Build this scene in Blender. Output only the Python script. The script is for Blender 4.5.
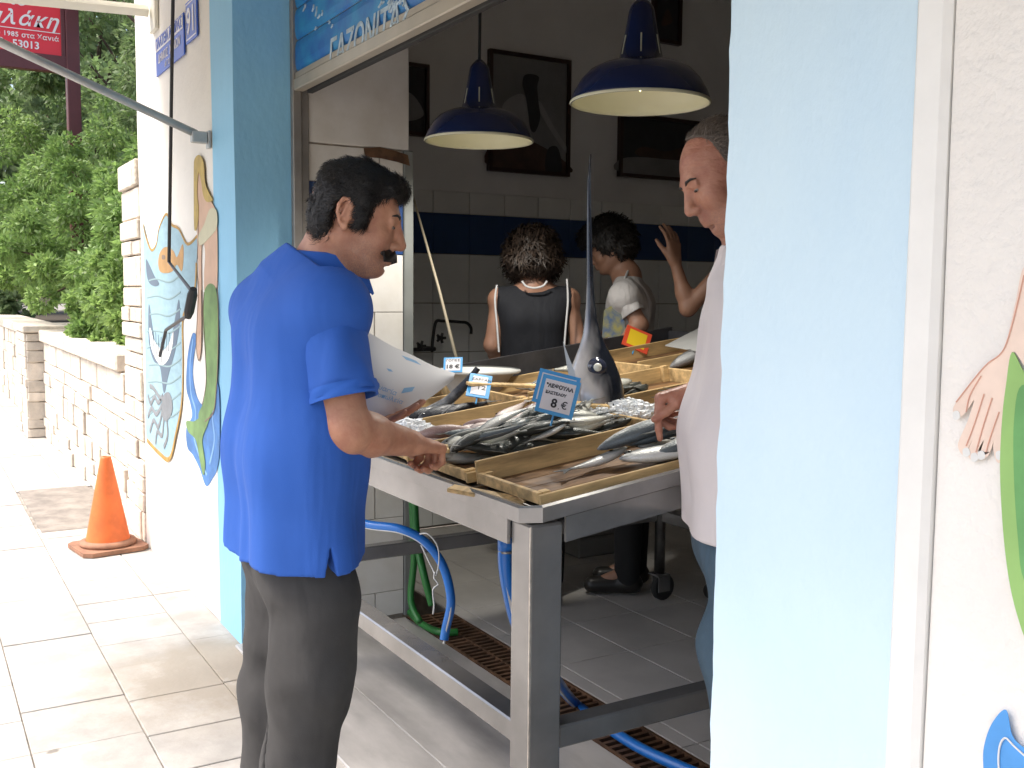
import bpy, math, random
import numpy as np
from mathutils import Vector, Matrix, Euler
random.seed(7); RNG = np.random.default_rng(7)
for o in list(bpy.data.objects): bpy.data.objects.remove(o)
SC = bpy.context.scene
COL = SC.collection
R = math.radians
# ------------------------------------------------------------------ camera
CAMLOC = np.array([0.0, -1.078, 1.38])
F_PX, YAW, PITCH, ROLL = 1014.8, R(30.752), R(5.082), R(0.495)
FW = np.array([-math.cos(YAW)*math.cos(PITCH), math.sin(YAW)*math.cos(PITCH), -math.sin(PITCH)])
_r = np.cross(FW, [0, 0, 1]); _r /= np.linalg.norm(_r); _u = np.cross(_r, FW)
RT = math.cos(ROLL)*_r + math.sin(ROLL)*_u; UP = -math.sin(ROLL)*_r + math.cos(ROLL)*_u
cd = bpy.data.cameras.new('camera'); cam = bpy.data.objects.new('camera', cd); COL.objects.link(cam)
cam.matrix_world = Matrix(((RT[0], UP[0], -FW[0], CAMLOC[0]), (RT[1], UP[1], -FW[1], CAMLOC[1]), (RT[2], UP[2], -FW[2], CAMLOC[2]), (0, 0, 0, 1)))
cd.sensor_width = 36; cd.lens = F_PX/1024*36; cd.clip_start = 0.05; cd.clip_end = 2000
SC.camera = cam
# ------------------------------------------------------------------ world, sun, exposure
SUN_EL, SUN_AZ = 57.0, 200.0           # azimuth clockwise from +y (the sun stands over the street, -y)
W = bpy.data.worlds.new('World'); SC.world = W; W.use_nodes = True
nt = W.node_tree; nt.nodes.clear()
sky = nt.nodes.new('ShaderNodeTexSky'); sky.sky_type = 'NISHITA'; sky.sun_disc = False
sky.sun_elevation = R(SUN_EL); sky.sun_rotation = R(SUN_AZ); sky.dust_density = 4.0; sky.air_density = 1.0; sky.ozone_density = 0.6
bg = nt.nodes.new('ShaderNodeBackground'); bg.inputs[1].default_value = 0.118
wo = nt.nodes.new('ShaderNodeOutputWorld')
nt.links.new(sky.outputs[0], bg.inputs[0]); nt.links.new(bg.outputs[0], wo.inputs[0])
sd = bpy.data.lights.new('sun', 'SUN'); sd.energy = 1.55; sd.angle = R(30); sd.color = (1, 0.95, 0.87)
so = bpy.data.objects.new('sun', sd); COL.objects.link(so)
sdir = Vector((math.sin(R(SUN_AZ))*math.cos(R(SUN_EL)), math.cos(R(SUN_AZ))*math.cos(R(SUN_EL)), math.sin(R(SUN_EL))))
so.rotation_euler = sdir.to_track_quat('Z', 'Y').to_euler()
SC.view_settings.view_transform = 'Standard'; SC.view_settings.look = 'None'
SC.view_settings.gamma = 1; SC.view_settings.use_curve_mapping = False
SC.view_settings.exposure = 1.75
SC.render.engine = 'CYCLES'
SC.cycles.max_bounces = 10; SC.cycles.diffuse_bounces = 6

# ------------------------------------------------------------------ helpers
def ray(x, y): return FW + RT*(x-512)/F_PX - UP*(y-384)/F_PX
def onp(x, y, ax, v):                 # where the sight line meets a real plane of the place
    r = ray(x, y); return CAMLOC + r*((v-CAMLOC[ax])/r[ax])
def A(x, y, d): return CAMLOC + ray(x, y)*d
WL = {}
def wl(o):
    return WL.get(o.name, np.zeros(3)) if o is not None else np.zeros(3)
def tag(o, label=None, cat=None, group=None, kind=None):
    if label: o['label'] = label
    if cat: o['category'] = cat
    if group: o['group'] = group
    if kind: o['kind'] = kind
    return o
def thing(name, label, cat, loc=(0, 0, 0), group=None, rot=None):
    o = bpy.data.objects.new(name, None); COL.objects.link(o); o.location = loc
    o.empty_display_size = 0.1
    if rot is not None: o.rotation_euler = rot
    WL[o.name] = np.array(loc, float)
    return tag(o, label, cat, group)
def mesh_np(name, V, Fc):
    me = bpy.data.meshes.new(name)
    V = np.asarray(V, dtype=np.float32)
    if isinstance(Fc, np.ndarray):
        n, k = Fc.shape
        me.vertices.add(len(V)); me.vertices.foreach_set('co', V.ravel())
        me.loops.add(n*k); me.loops.foreach_set('vertex_index', Fc.astype(np.int32).ravel())
        me.polygons.add(n); me.polygons.foreach_set('loop_start', np.arange(0, n*k, k, dtype=np.int32))
        me.polygons.foreach_set('loop_total', np.full(n, k, dtype=np.int32))
        me.update(calc_edges=True)
    else:
        me.from_pydata([tuple(map(float, v)) for v in V], [], [tuple(int(i) for i in f) for f in Fc]); me.update()
    return me
def mk(name, VF, mat, parent=None, smooth=False, local=False, loc=None, **kw):
    V, Fc = VF
    V = np.asarray(V, float)
    if loc is not None: V = V - np.array(loc)
    elif parent is not None and not local: V = V - wl(parent)
    me = mesh_np(name, V, Fc)
    if smooth: me.polygons.foreach_set('use_smooth', np.ones(len(me.polygons), bool))
    o = bpy.data.objects.new(name, me); COL.objects.link(o)
    if mat is not None: me.materials.append(mat)
    if parent is not None: o.parent = parent; WL[o.name] = wl(parent).copy()
    if loc is not None: o.location = loc; WL[o.name] = np.array(loc, float)
    return tag(o, **kw)
def dup(o, parent=None):
    c = o.copy(); COL.objects.link(c)
    if parent is not None: c.parent = parent
    for ch in list(o.children): dup(ch, c)
    return c
class MB:
    def __init__(s): s.V = []; s.F = []
    def add(s, V, F):
        n = len(s.V); s.V += [tuple(v) for v in V]; s.F += [tuple(i+n for i in f) for f in F]; return s
    def box(s, x0, x1, y0, y1, z0, z1, b=0.0):
        if b <= 0:
            V = [(x, y, z) for x in (x0, x1) for y in (y0, y1) for z in (z0, z1)]
            return s.add(V, [(0, 1, 3, 2), (4, 6, 7, 5), (0, 4, 5, 1), (2, 3, 7, 6), (0, 2, 6, 4), (1, 5, 7, 3)])
        V = []
        idx = {}
        for i, x in enumerate((x0, x1)):
            for j, y in enumerate((y0, y1)):
                for k, z in enumerate((z0, z1)):
                    sx, sy, sz = (1 if i == 0 else -1), (1 if j == 0 else -1), (1 if k == 0 else -1)
                    for a in range(3):
                        p = [x+sx*b, y+sy*b, z+sz*b]; p[a] = (x, y, z)[a]
                        idx[(i, j, k, a)] = len(V); V.append(p)
        Fs = []
        for i in (0, 1):
            Fs.append([idx[(i, 0, 0, 0)], idx[(i, 0, 1, 0)], idx[(i, 1, 1, 0)], idx[(i, 1, 0, 0)]])
            Fs.append([idx[(0, i, 0, 1)], idx[(1, i, 0, 1)], idx[(1, i, 1, 1)], idx[(0, i, 1, 1)]])
            Fs.append([idx[(0, 0, i, 2)], idx[(0, 1, i, 2)], idx[(1, 1, i, 2)], idx[(1, 0, i, 2)]])
        for i in (0, 1):
            for j in (0, 1):
                Fs.append([idx[(i, j, 0, 0)], idx[(i, j, 1, 0)], idx[(i, j, 1, 1)], idx[(i, j, 0, 1)]])
                Fs.append([idx[(i, 0, j, 0)], idx[(i, 1, j, 0)], idx[(i, 1, j, 2)], idx[(i, 0, j, 2)]])
                Fs.append([idx[(0, i, j, 1)], idx[(1, i, j, 1)], idx[(1, i, j, 2)], idx[(0, i, j, 2)]])
                for k in (0, 1): Fs.append([idx[(i, j, k, 0)], idx[(i, j, k, 1)], idx[(i, j, k, 2)]])
        c = np.array([(x0+x1)/2, (y0+y1)/2, (z0+z1)/2]); VV = np.array(V, float); out = []
        for f in Fs:
            p = VV[f]; n = np.cross(p[1]-p[0], p[2]-p[0])
            out.append(f if n @ (p.mean(0)-c) > 0 else f[::-1])
        return s.add(V, out)
    def tube(s, pts, r, n=8, caps=True):
        pts = [np.array(p, float) for p in pts]; m = len(pts)
        rr = r if hasattr(r, '__len__') else [r]*m
        up = None; rings = []
        for i, p in enumerate(pts):
            t = pts[min(i+1, m-1)]-pts[max(i-1, 0)]; t /= (np.linalg.norm(t)+1e-12)
            if up is None:
                up = np.array([0, 0, 1.0]) if abs(t[2]) < 0.9 else np.array([1.0, 0, 0])
            a = up - t*(up @ t); a /= np.linalg.norm(a); up = a; b = np.cross(t, a)
            rings.append([p+rr[i]*(math.cos(2*math.pi*k/n)*a+math.sin(2*math.pi*k/n)*b) for k in range(n)])
        V = [v for rg in rings for v in rg]; F = []
        for i in range(m-1):
            for k in range(n):
                F.append((i*n+k, i*n+(k+1) % n, (i+1)*n+(k+1) % n, (i+1)*n+k))
        if caps: F.append(tuple(range(n-1, -1, -1))); F.append(tuple((m-1)*n+k for k in range(n)))
        return s.add(V, F)
    def lathe(s, c, prof, n=32, close=False):
        V = []; F = []; m = len(prof)
        for (r, z) in prof:
            for k in range(n):
                t = 2*math.pi*k/n; V.append((c[0]+r*math.cos(t), c[1]+r*math.sin(t), c[2]+z))
        for i in range(m-1):
            for k in range(n): F.append((i*n+k, i*n+(k+1) % n, (i+1)*n+(k+1) % n, (i+1)*n+k))
        if close: F.append(tuple(range(n-1, -1, -1))); F.append(tuple((m-1)*n+k for k in range(n)))
        return s.add(V, F)
    def prism(s, poly, th):            # poly: 3d points of a flat outline; th: vector of thickness
        n = len(poly); P = [np.array(p, float) for p in poly]
        V = P+[p+np.array(th) for p in P]
        F = [tuple(range(n-1, -1, -1)), tuple(range(n, 2*n))]+[(k, (k+1) % n, n+(k+1) % n, n+k) for k in range(n)]
        return s.add(V, F)
    def quad(s, a, b, c, d): return s.add([a, b, c, d], [(0, 1, 2, 3)])
    @property
    def vf(s): return s.V, s.F
def spl(pts, n=6, closed=False):
    P = [np.array(p, float) for p in pts]; m = len(P); out = []
    for i in range(m if closed else m-1):
        if closed: p0, p1, p2, p3 = P[i-1], P[i], P[(i+1) % m], P[(i+2) % m]
        else: p0, p1, p2, p3 = P[max(i-1, 0)], P[i], P[i+1], P[min(i+2, m-1)]
        for k in range(n):
            t = k/n
            out.append(0.5*((2*p1)+(-p0+p2)*t+(2*p0-5*p1+4*p2-p3)*t*t+(-p0+3*p1-3*p2+p3)*t**3))
    if not closed: out.append(P[-1])
    return out
# ------------------------------------------------------------------ materials
MT = {}
def pbr(name, col, rough=0.6, metal=0.0, var=0.0, vscale=6.0, col2=None, bump=0.0, bscale=60.0, bdist=0.002, island=0.0, spec=0.5, trans=0.0, sss=0.0, stretch=(1, 1, 1), coat=0.0, objrand=0.0, emit=None, alpha=1.0, detail=6, folds=None):
    if name in MT: return MT[name]
    m = bpy.data.materials.new(name); m.use_nodes = True; MT[name] = m
    t = m.node_tree; N = t.nodes; L = t.links; b = N['Principled BSDF']
    b.inputs['Base Color'].default_value = (*col, 1); b.inputs['Roughness'].default_value = rough; b.inputs['Metallic'].default_value = metal
    b.inputs['Specular IOR Level'].default_value = spec
    if coat: b.inputs['Coat Weight'].default_value = coat; b.inputs['Coat Roughness'].default_value = 0.15
    if trans: b.inputs['Transmission Weight'].default_value = trans
    if sss: b.inputs['Subsurface Weight'].default_value = sss; b.inputs['Subsurface Radius'].default_value = (1, .35, .2); b.inputs['Subsurface Scale'].default_value = 0.008
    if emit: b.inputs['Emission Color'].default_value = (*emit[0], 1); b.inputs['Emission Strength'].default_value = emit[1]
    tc = N.new('ShaderNodeTexCoord'); mp = N.new('ShaderNodeMapping'); mp.inputs['Scale'].default_value = stretch
    L.new(tc.outputs['Object'], mp.inputs[0])
    src = None
    if var > 0 or col2:
        no = N.new('ShaderNodeTexNoise'); no.inputs['Scale'].default_value = vscale; no.inputs['Detail'].default_value = detail; no.inputs['Roughness'].default_value = 0.6
        L.new(mp.outputs[0], no.inputs['Vector'])
        rp = N.new('ShaderNodeValToRGB'); L.new(no.outputs['Fac'], rp.inputs[0])
        c2 = col2 if col2 else tuple(c*(1-var) for c in col)
        rp.color_ramp.elements[0].position = 0.36; rp.color_ramp.elements[1].position = 0.66
        rp.color_ramp.elements[0].color = (*c2, 1); rp.color_ramp.elements[1].color = (*[min(1, c*(1+var*0.35)) for c in col], 1)
        src = rp.outputs[0]
    if island > 0 or objrand > 0:
        hs = N.new('ShaderNodeHueSaturation')
        if src is None: hs.inputs['Color'].default_value = (*col, 1)
        else: L.new(src, hs.inputs['Color'])
        mr = N.new('ShaderNodeMapRange'); a = max(island, objrand)
        mr.inputs['To Min'].default_value = 1-a; mr.inputs['To Max'].default_value = 1+a
        if island > 0:
            g = N.new('ShaderNodeNewGeometry'); L.new(g.outputs['Random Per Island'], mr.inputs['Value'])
        else:
            g = N.new('ShaderNodeObjectInfo'); L.new(g.outputs['Random'], mr.inputs['Value'])
        L.new(mr.outputs[0], hs.inputs['Value']); src = hs.outputs[0]
    if src is not None: L.new(src, b.inputs['Base Color'])
    if bump > 0:
        nb = N.new('ShaderNodeTexNoise'); nb.inputs['Scale'].default_value = bscale; nb.inputs['Detail'].default_value = 5
        L.new(mp.outputs[0], nb.inputs['Vector'])
        bp = N.new('ShaderNodeBump'); bp.inputs['Strength'].default_value = bump; bp.inputs['Distance'].default_value = bdist
        L.new(nb.outputs['Fac'], bp.inputs['Height']); L.new(bp.outputs[0], b.inputs['Normal'])
        if folds:
            mp2 = N.new('ShaderNodeMapping'); mp2.inputs['Scale'].default_value = folds[2]; mp2.inputs['Rotation'].default_value = (.35, .2, 0); L.new(tc.outputs['Object'], mp2.inputs[0])
            n2 = N.new('ShaderNodeTexNoise'); n2.inputs['Scale'].default_value = folds[0]; n2.inputs['Detail'].default_value = 3; n2.inputs['Distortion'].default_value = .35; L.new(mp2.outputs[0], n2.inputs['Vector'])
            b2 = N.new('ShaderNodeBump'); b2.inputs['Strength'].default_value = .8; b2.inputs['Distance'].default_value = folds[1]; L.new(n2.outputs['Fac'], b2.inputs['Height']); L.new(bp.outputs[0], b2.inputs['Normal']); L.new(b2.outputs[0], b.inputs['Normal'])
    return m
WHITEWALL = pbr('white_plaster', (0.80, 0.77, 0.71), 0.85, var=0.06, vscale=2.5, bump=0.6, bscale=30, bdist=0.006)
ROUGHWALL = pbr('rough_white_plaster', (0.80, 0.77, 0.73), 0.9, var=0.05, vscale=3, bump=0.9, bscale=42, bdist=0.008)
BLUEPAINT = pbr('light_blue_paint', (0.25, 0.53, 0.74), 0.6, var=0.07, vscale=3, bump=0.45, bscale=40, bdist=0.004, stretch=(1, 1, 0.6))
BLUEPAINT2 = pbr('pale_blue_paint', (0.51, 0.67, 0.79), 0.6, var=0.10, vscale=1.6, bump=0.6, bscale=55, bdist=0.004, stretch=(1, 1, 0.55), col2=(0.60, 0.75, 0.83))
STONE = pbr('cream_stone', (0.62, 0.55, 0.46), 0.9, var=0.18, vscale=9, bump=0.9, bscale=40, bdist=0.008, island=0.13)
MORTAR = pbr('mortar', (0.46, 0.39, 0.32), 0.95, var=0.3, vscale=12)
SLAB = pbr('paving_slab', (0.43, 0.405, 0.375), 0.85, var=0.22, vscale=5, bump=0.5, bscale=50, bdist=0.003, island=0.07, detail=9)
JOINT = pbr('paving_joint', (0.34, 0.30, 0.26), 0.95, var=0.4, vscale=10)
def spots(m_, sc, thr, colr, cen=None, rad=.7):
    t = m_.node_tree; N = t.nodes; L = t.links; b = N['Principled BSDF']; src = b.inputs['Base Color'].links[0].from_socket; tc = N.new('ShaderNodeTexCoord')
    vo = N.new('ShaderNodeTexVoronoi'); vo.inputs['Scale'].default_value = sc; L.new(tc.outputs['Object'], vo.inputs[0]); no = N.new('ShaderNodeTexNoise'); no.inputs['Scale'].default_value = sc*7; L.new(tc.outputs['Object'], no.inputs[0])
    a = N.new('ShaderNodeMath'); a.operation = 'MULTIPLY_ADD'; a.inputs[1].default_value = .10; L.new(no.outputs['Fac'], a.inputs[0]); L.new(vo.outputs['Distance'], a.inputs[2])
    mr = N.new('ShaderNodeMapRange'); mr.inputs['From Min'].default_value = thr; mr.inputs['From Max'].default_value = thr+.02; mr.inputs['To Min'].default_value = .75; mr.inputs['To Max'].default_value = 0; L.new(a.outputs[0], mr.inputs[0])
    mx = N.new('ShaderNodeMix'); mx.data_type = 'RGBA'; mx.inputs[7].default_value = (*colr, 1); L.new(mr.outputs[0], mx.inputs[0]); L.new(src, mx.inputs[6]); out = mx.outputs[2]
    if cen is not None:
        vm = N.new('ShaderNodeVectorMath'); vm.operation = 'DISTANCE'; vm.inputs[1].default_value = cen; L.new(tc.outputs['Object'], vm.inputs[0]); n3 = N.new('ShaderNodeTexNoise'); n3.inputs['Scale'].default_value = 4.5; n3.inputs['Detail'].default_value = 9; n3.inputs['Roughness'].default_value = .7; L.new(tc.outputs['Object'], n3.inputs[0])
        m1 = N.new('ShaderNodeMapRange'); m1.inputs['From Min'].default_value = rad; m1.inputs['From Max'].default_value = 0; L.new(vm.outputs['Value'], m1.inputs[0]); m2 = N.new('ShaderNodeMath'); m2.operation = 'MULTIPLY'; L.new(m1.outputs[0], m2.inputs[0]); L.new(n3.outputs['Fac'], m2.inputs[1])
        m3 = N.new('ShaderNodeMapRange'); m3.inputs['From Min'].default_value = .12; m3.inputs['From Max'].default_value = .34; m3.inputs['To Max'].default_value = .8; L.new(m2.outputs[0], m3.inputs[0]); m4 = N.new('ShaderNodeMix'); m4.data_type = 'RGBA'; m4.inputs[7].default_value = (.27, .23, .18, 1); L.new(m3.outputs[0], m4.inputs[0]); L.new(out, m4.inputs[6]); out = m4.outputs[2]
    L.new(out, b.inputs['Base Color'])
spots(SLAB, 3.2, .10, (.13, .11, .09), (-3.6, -.1, 0), .8)
CONCRETE = pbr('worn_concrete', (0.26, 0.23, 0.20), 0.9, var=0.35, vscale=7, bump=0.5, bscale=60, bdist=0.003)
ASPHALT = pbr('asphalt', (0.06, 0.06, 0.06), 0.9, var=0.3, vscale=3, bump=0.5, bscale=200, bdist=0.003)
MARBLE = pbr('worn_marble', (0.42, 0.40, 0.38), 0.3, var=0.35, vscale=3.0, stretch=(0.6, 1.7, 1), bump=0.15, bscale=20, bdist=0.002)
STEEL = pbr('stainless_steel', (0.34, 0.33, 0.32), 0.24, metal=0.6, var=0.25, vscale=4, bump=0.12, bscale=14, bdist=0.004, detail=8)
STEEL2 = pbr('worn_steel', (0.36, 0.35, 0.34), 0.36, metal=1.0, var=0.3, vscale=14, bump=0.1, bscale=20, bdist=0.002, detail=9)
DARKSTEEL = pbr('dark_wet_steel', (0.10, 0.10, 0.11), 0.35, metal=0.6, var=0.3, vscale=8)
ALU = pbr('grey_aluminium', (0.46, 0.46, 0.45), 0.42, metal=0.45, var=0.15, vscale=10)
CREAMMETAL = pbr('cream_painted_metal', (0.72, 0.70, 0.60), 0.5)
WOOD = pbr('pale_crate_wood', (0.62, 0.425, 0.195), 0.65, var=0.5, vscale=5, stretch=(6, 0.8, 6), bump=0.4, bscale=40, bdist=0.001, island=0.2, detail=8)
WETWOOD = pbr('wet_crate_wood', (0.26, 0.14, 0.055), 0.6, vscale=5, col2=(0.06, 0.026, 0.010), var=0.2, stretch=(3, 1, 3), bump=0.3, bscale=40, bdist=0.001, island=0.15)
RUBBER = pbr('black_rubber', (0.02, 0.02, 0.02), 0.7)
BLACKM = pbr('black_metal', (0.02, 0.02, 0.022), 0.4)
SHOPWALL = pbr('grey_shop_plaster', (0.74, 0.74, 0.74), 0.8, var=0.08, vscale=2)
SKIN = pbr('tanned_skin', (0.46, 0.235, 0.145), 0.5, var=0.2, vscale=24, bump=0.5, bscale=120, bdist=0.0013, sss=0.06, col2=(0.39, 0.165, 0.10), folds=(26, .004, (1, 1, 1)))
SKIN2 = pbr('ruddy_skin', (0.41, 0.195, 0.125), 0.5, var=0.2, vscale=22, bump=0.5, bscale=110, bdist=0.0015, sss=0.06, col2=(0.33, 0.125, 0.08), folds=(28, .006, (1, 1, 2.2)))
SKIN3 = pbr('dimmed_tanned_skin', (0.33, 0.175, 0.115), 0.5, var=0.14, vscale=14, bump=0.25, bscale=150, bdist=0.001)  # tanned skin with the dimness of the shop interior put into its colour
BLKC = pbr('black_cotton', (.012, .012, .013), .9)
HAIRB = pbr('black_hair', (0.012, 0.010, 0.009), 0.55, bump=0.5, bscale=90, bdist=0.003, island=0.5)
HAIRG = pbr('greying_hair', (0.13, 0.10, 0.08), 0.6, bump=0.5, bscale=90, bdist=0.003, island=0.5)
HAIRBR = pbr('brown_hair', (0.028, 0.017, 0.011), 0.6, bump=0.5, bscale=90, bdist=0.003, island=0.5)
POLO = pbr('blue_pique_cotton', (0.020, 0.098, 0.42), 0.85, var=0.08, vscale=5, bump=0.35, bscale=420, bdist=0.0008, folds=(7, .026, (1, 1, .22)))
TROUS = pbr('charcoal_cotton', (0.045, 0.043, 0.042), 0.9, var=0.25, vscale=7, bump=0.4, bscale=300, bdist=0.0008, col2=(0.033, 0.031, 0.030), folds=(7, .024, (1, 1, .5)))
PINK = pbr('pale_pink_cotton', (0.64, 0.585, 0.58), 0.85, var=0.04, vscale=5, bump=0.3, bscale=300, bdist=0.0008, folds=(8, .014, (1, 1, .3)))
DENIM = pbr('blue_denim', (0.055, 0.095, 0.135), 0.9, var=0.2, vscale=8, bump=0.4, bscale=350, bdist=0.0008, folds=(9, .03, (1, 1, .6)))
WHITECLOTH = pbr('white_cotton', (0.50, 0.48, 0.47), 0.85, var=0.05, vscale=6, bump=.2, bscale=200, folds=(10, .04, (1, 1, .4)))
NAVY = pbr('navy_apron', (0.006, 0.007, 0.011), 0.85, bump=.2, bscale=200, folds=(8, .02, (1, 1, .3)))
PAPER = pbr('white_paper', (0.66, 0.66, 0.68), 0.7)
ICE = pbr('crushed_ice', (0.80, 0.82, 0.84), 0.6, bump=0.2, bscale=120, bdist=0.004, island=0.15)
EYEW = pbr('eye_white', (0.22, 0.18, 0.16), 0.25); EYED = pbr('eye_dark', (0.01, 0.008, 0.006), 0.1)
INK = pbr('black_ink', (0.015, 0.015, 0.02), 0.6); WHITEP = pbr('white_paint', (0.75, 0.75, 0.75), 0.6)
CARD = pbr('white_card', (0.66, 0.64, 0.66), 0.6); CARDB = pbr('sky_blue_card', (0.05, 0.30, 0.62), 0.5)

# ------------------------------------------------------------------ implicit surfaces (people, fish heads)
def smin(a, b, k):
    h = np.clip(0.5+0.5*(b-a)/k, 0, 1); return b*(1-h)+a*h-k*h*(1-h)
def cone(a, b, ra, rb, k=0.02): return ('c', np.array(a, float), np.array(b, float), ra, rb, k)
def ell(c, r, k=0.02, M=None, op='u'): return ('e', np.array(c, float), np.array(r, float), M if M is not None else np.eye(3), k, op)
def ev(p, P):
    if p[0] == 'c':
        _, a, b, ra, rb, k = p; ab = b-a; L2 = ab @ ab + 1e-12
        t = np.clip(((P-a) @ ab)/L2, 0, 1); return np.linalg.norm(P-a-t[:, None]*ab, axis=1)-(ra+(rb-ra)*t)
    _, c, r, M, k, op = p; q = (P-c) @ M.T
    k0 = np.linalg.norm(q/r, axis=1); k1 = np.linalg.norm(q/(r*r), axis=1)+1e-9
    return np.where(k0 < 1e-6, -r.min(), k0*(k0-1)/k1)
def field(prims, P, post=None):
    d = np.full(len(P), 1.0)
    for p in prims:
        v = ev(p, P)
        if p[0] == 'e' and p[5] == 's': d = -smin(-d, v, p[4])
        else: d = smin(d, v, p[5] if p[0] == 'c' else p[4])
    if post is not None: d = post(d, P)
    return d
def sdf(prims, h=0.005, post=None, clip=None):
    lo = np.full(3, 1e9); hi = -lo
    for p in prims:
        if p[0] == 'c':
            for q, r in ((p[1], p[3]), (p[2], p[4])): lo = np.minimum(lo, q-r); hi = np.maximum(hi, q+r)
        elif p[5] == 'u': m = p[2].max(); lo = np.minimum(lo, p[1]-m); hi = np.maximum(hi, p[1]+m)
    lo -= 0.03; hi += 0.03
    if clip is not None: lo = np.maximum(lo, clip[0]); hi = np.minimum(hi, clip[1])
    B = 8
    nb = np.ceil((hi-lo)/(h*B)).astype(int)+1; n = nb*B+1
    cc = np.stack(np.meshgrid(*[np.arange(k) for k in nb], indexing='ij'), -1).reshape(-1, 3)
    ctr = lo+(cc+0.5)*B*h
    dc = field(prims, ctr, post)
    G = np.ones(tuple(n), np.float32)
    Gb = np.repeat(np.repeat(np.repeat(dc.reshape(tuple(nb)).astype(np.float32), B, 0), B, 1), B, 2)
    G[:-1, :-1, :-1] = Gb; G[-1] = 1; G[:, -1] = 1; G[:, :, -1] = 1
    act = cc[np.abs(dc) < B*h*1.35]
    off = np.stack(np.meshgrid(*[np.arange(B+1)]*3, indexing='ij'), -1).reshape(-1, 3)
    act = act[np.lexsort((act[:, 0]//3, act[:, 1]//3, act[:, 2]//3))]; hd_ = B*h*.87
    for s in range(0, len(act), 48):
        blk = act[s:s+48]
        I = (blk[:, None, :]*B+off[None]).reshape(-1, 3); bc = lo+(blk+.5)*B*h
        vals = [ev(p, bc) for p in prims]; un = [v_ for v_, p in zip(vals, prims) if not (p[0] == 'e' and p[5] == 's')]; dm = np.min(un, axis=0)
        sub_ = [p for v_, p in zip(vals, prims) if ((v_ < hd_*1.3+.03).any() if (p[0] == 'e' and p[5] == 's') else (v_-dm < 2*hd_+(p[5] if p[0] == 'c' else p[4])+.02).any())]
        v = field(sub_, lo+I*h, post); G[I[:, 0], I[:, 1], I[:, 2]] = v
    ins = G < 0
    c = np.zeros(tuple(n-1), np.int8); sl = (slice(0, -1), slice(1, None))
    for a in (0, 1):
        for b in (0, 1):
            for e in (0, 1): c += ins[sl[a], sl[b], sl[e]]
    actv = (c > 0) & (c < 8); ids = np.full(tuple(n-1), -1, np.int32); cells = np.argwhere(actv)
    ids[actv] = np.arange(len(cells))
    acc = np.zeros((len(cells), 3)); cnt = np.zeros(len(cells))
    for ax in range(3):
        o1, o2 = [a for a in range(3) if a != ax]
        for u in (0, 1):
            for w in (0, 1):
                d0 = np.zeros(3, int); d0[o1] = u; d0[o2] = w; d1 = d0.copy(); d1[ax] = 1
                A0 = cells+d0; A1 = cells+d1
                v0 = G[A0[:, 0], A0[:, 1], A0[:, 2]]; v1 = G[A1[:, 0], A1[:, 1], A1[:, 2]]
                m = (v0 < 0) != (v1 < 0); t = np.where(m, v0/np.where(m, v0-v1, 1), 0)
                pt = d0[None]+0.0; pt = np.repeat(pt, len(cells), 0); pt[:, ax] = t
                acc[m] += pt[m]; cnt[m] += 1
    V = lo+(cells+acc/cnt[:, None])*h
    Fs = []
    for ax in range(3):
        o1, o2 = [a for a in range(3) if a != ax]
        s0 = [slice(None)]*3; s1 = [slice(None)]*3; s0[ax] = slice(0, -1); s1[ax] = slice(1, None)
        a0 = ins[tuple(s0)]; a1 = ins[tuple(s1)]
        E = np.argwhere(a0 != a1); E = E[(E[:, o1] > 0) & (E[:, o2] > 0) & (E[:, o1] < n[o1]-1) & (E[:, o2] < n[o2]-1)]
        fl = a0[E[:, 0], E[:, 1], E[:, 2]]
        q = []
        for (u, w) in ((1, 1), (0, 1), (0, 0), (1, 0)):
            C = E.copy(); C[:, o1] -= u; C[:, o2] -= w; q.append(ids[C[:, 0], C[:, 1], C[:, 2]])
        q = np.stack(q, 1)
        if ax == 1: fl = ~fl
        q[~fl] = q[~fl][:, ::-1]
        Fs.append(q)
    Fq = np.concatenate(Fs); Fq = Fq[(Fq >= 0).all(1)]
    return V, Fq
def wob(P, amp, f, ph=0.0):
    x, y, z = P[:, 0]*f[0], P[:, 1]*f[1], P[:, 2]*f[2]
    return amp*(np.sin(x+1.7*np.sin(y*0.7+ph)+ph)+np.sin(y*1.3+1.3*np.sin(z*0.8+2*ph)+2.1)+np.sin(z*1.1+1.9*np.sin(x*0.6+ph)+0.7))/3
class Fr:
    def __init__(s, o, fwd, up=(0, 0, 1)):
        s.o = np.array(o, float); f = np.array(fwd, float); f /= np.linalg.norm(f)
        u = np.array(up, float); l = np.cross(u, f); l /= np.linalg.norm(l); u = np.cross(f, l)
        s.M = np.array([f, l, u])
    def p(s, x, y, z): return s.o+x*s.M[0]+y*s.M[1]+z*s.M[2]
    def inv(s, P): return (P-s.o) @ s.M.T
    def rot(s, ax, a):                 # local axis matrix turned about one of its own axes
        c, q = math.cos(a), math.sin(a); m = {'x': [[1, 0, 0], [0, c, q], [0, -q, c]], 'y': [[c, 0, -q], [0, 1, 0], [q, 0, c]], 'z': [[c, q, 0], [-q, c, 0], [0, 0, 1]]}[ax]
        return np.array(m) @ s.M
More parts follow.
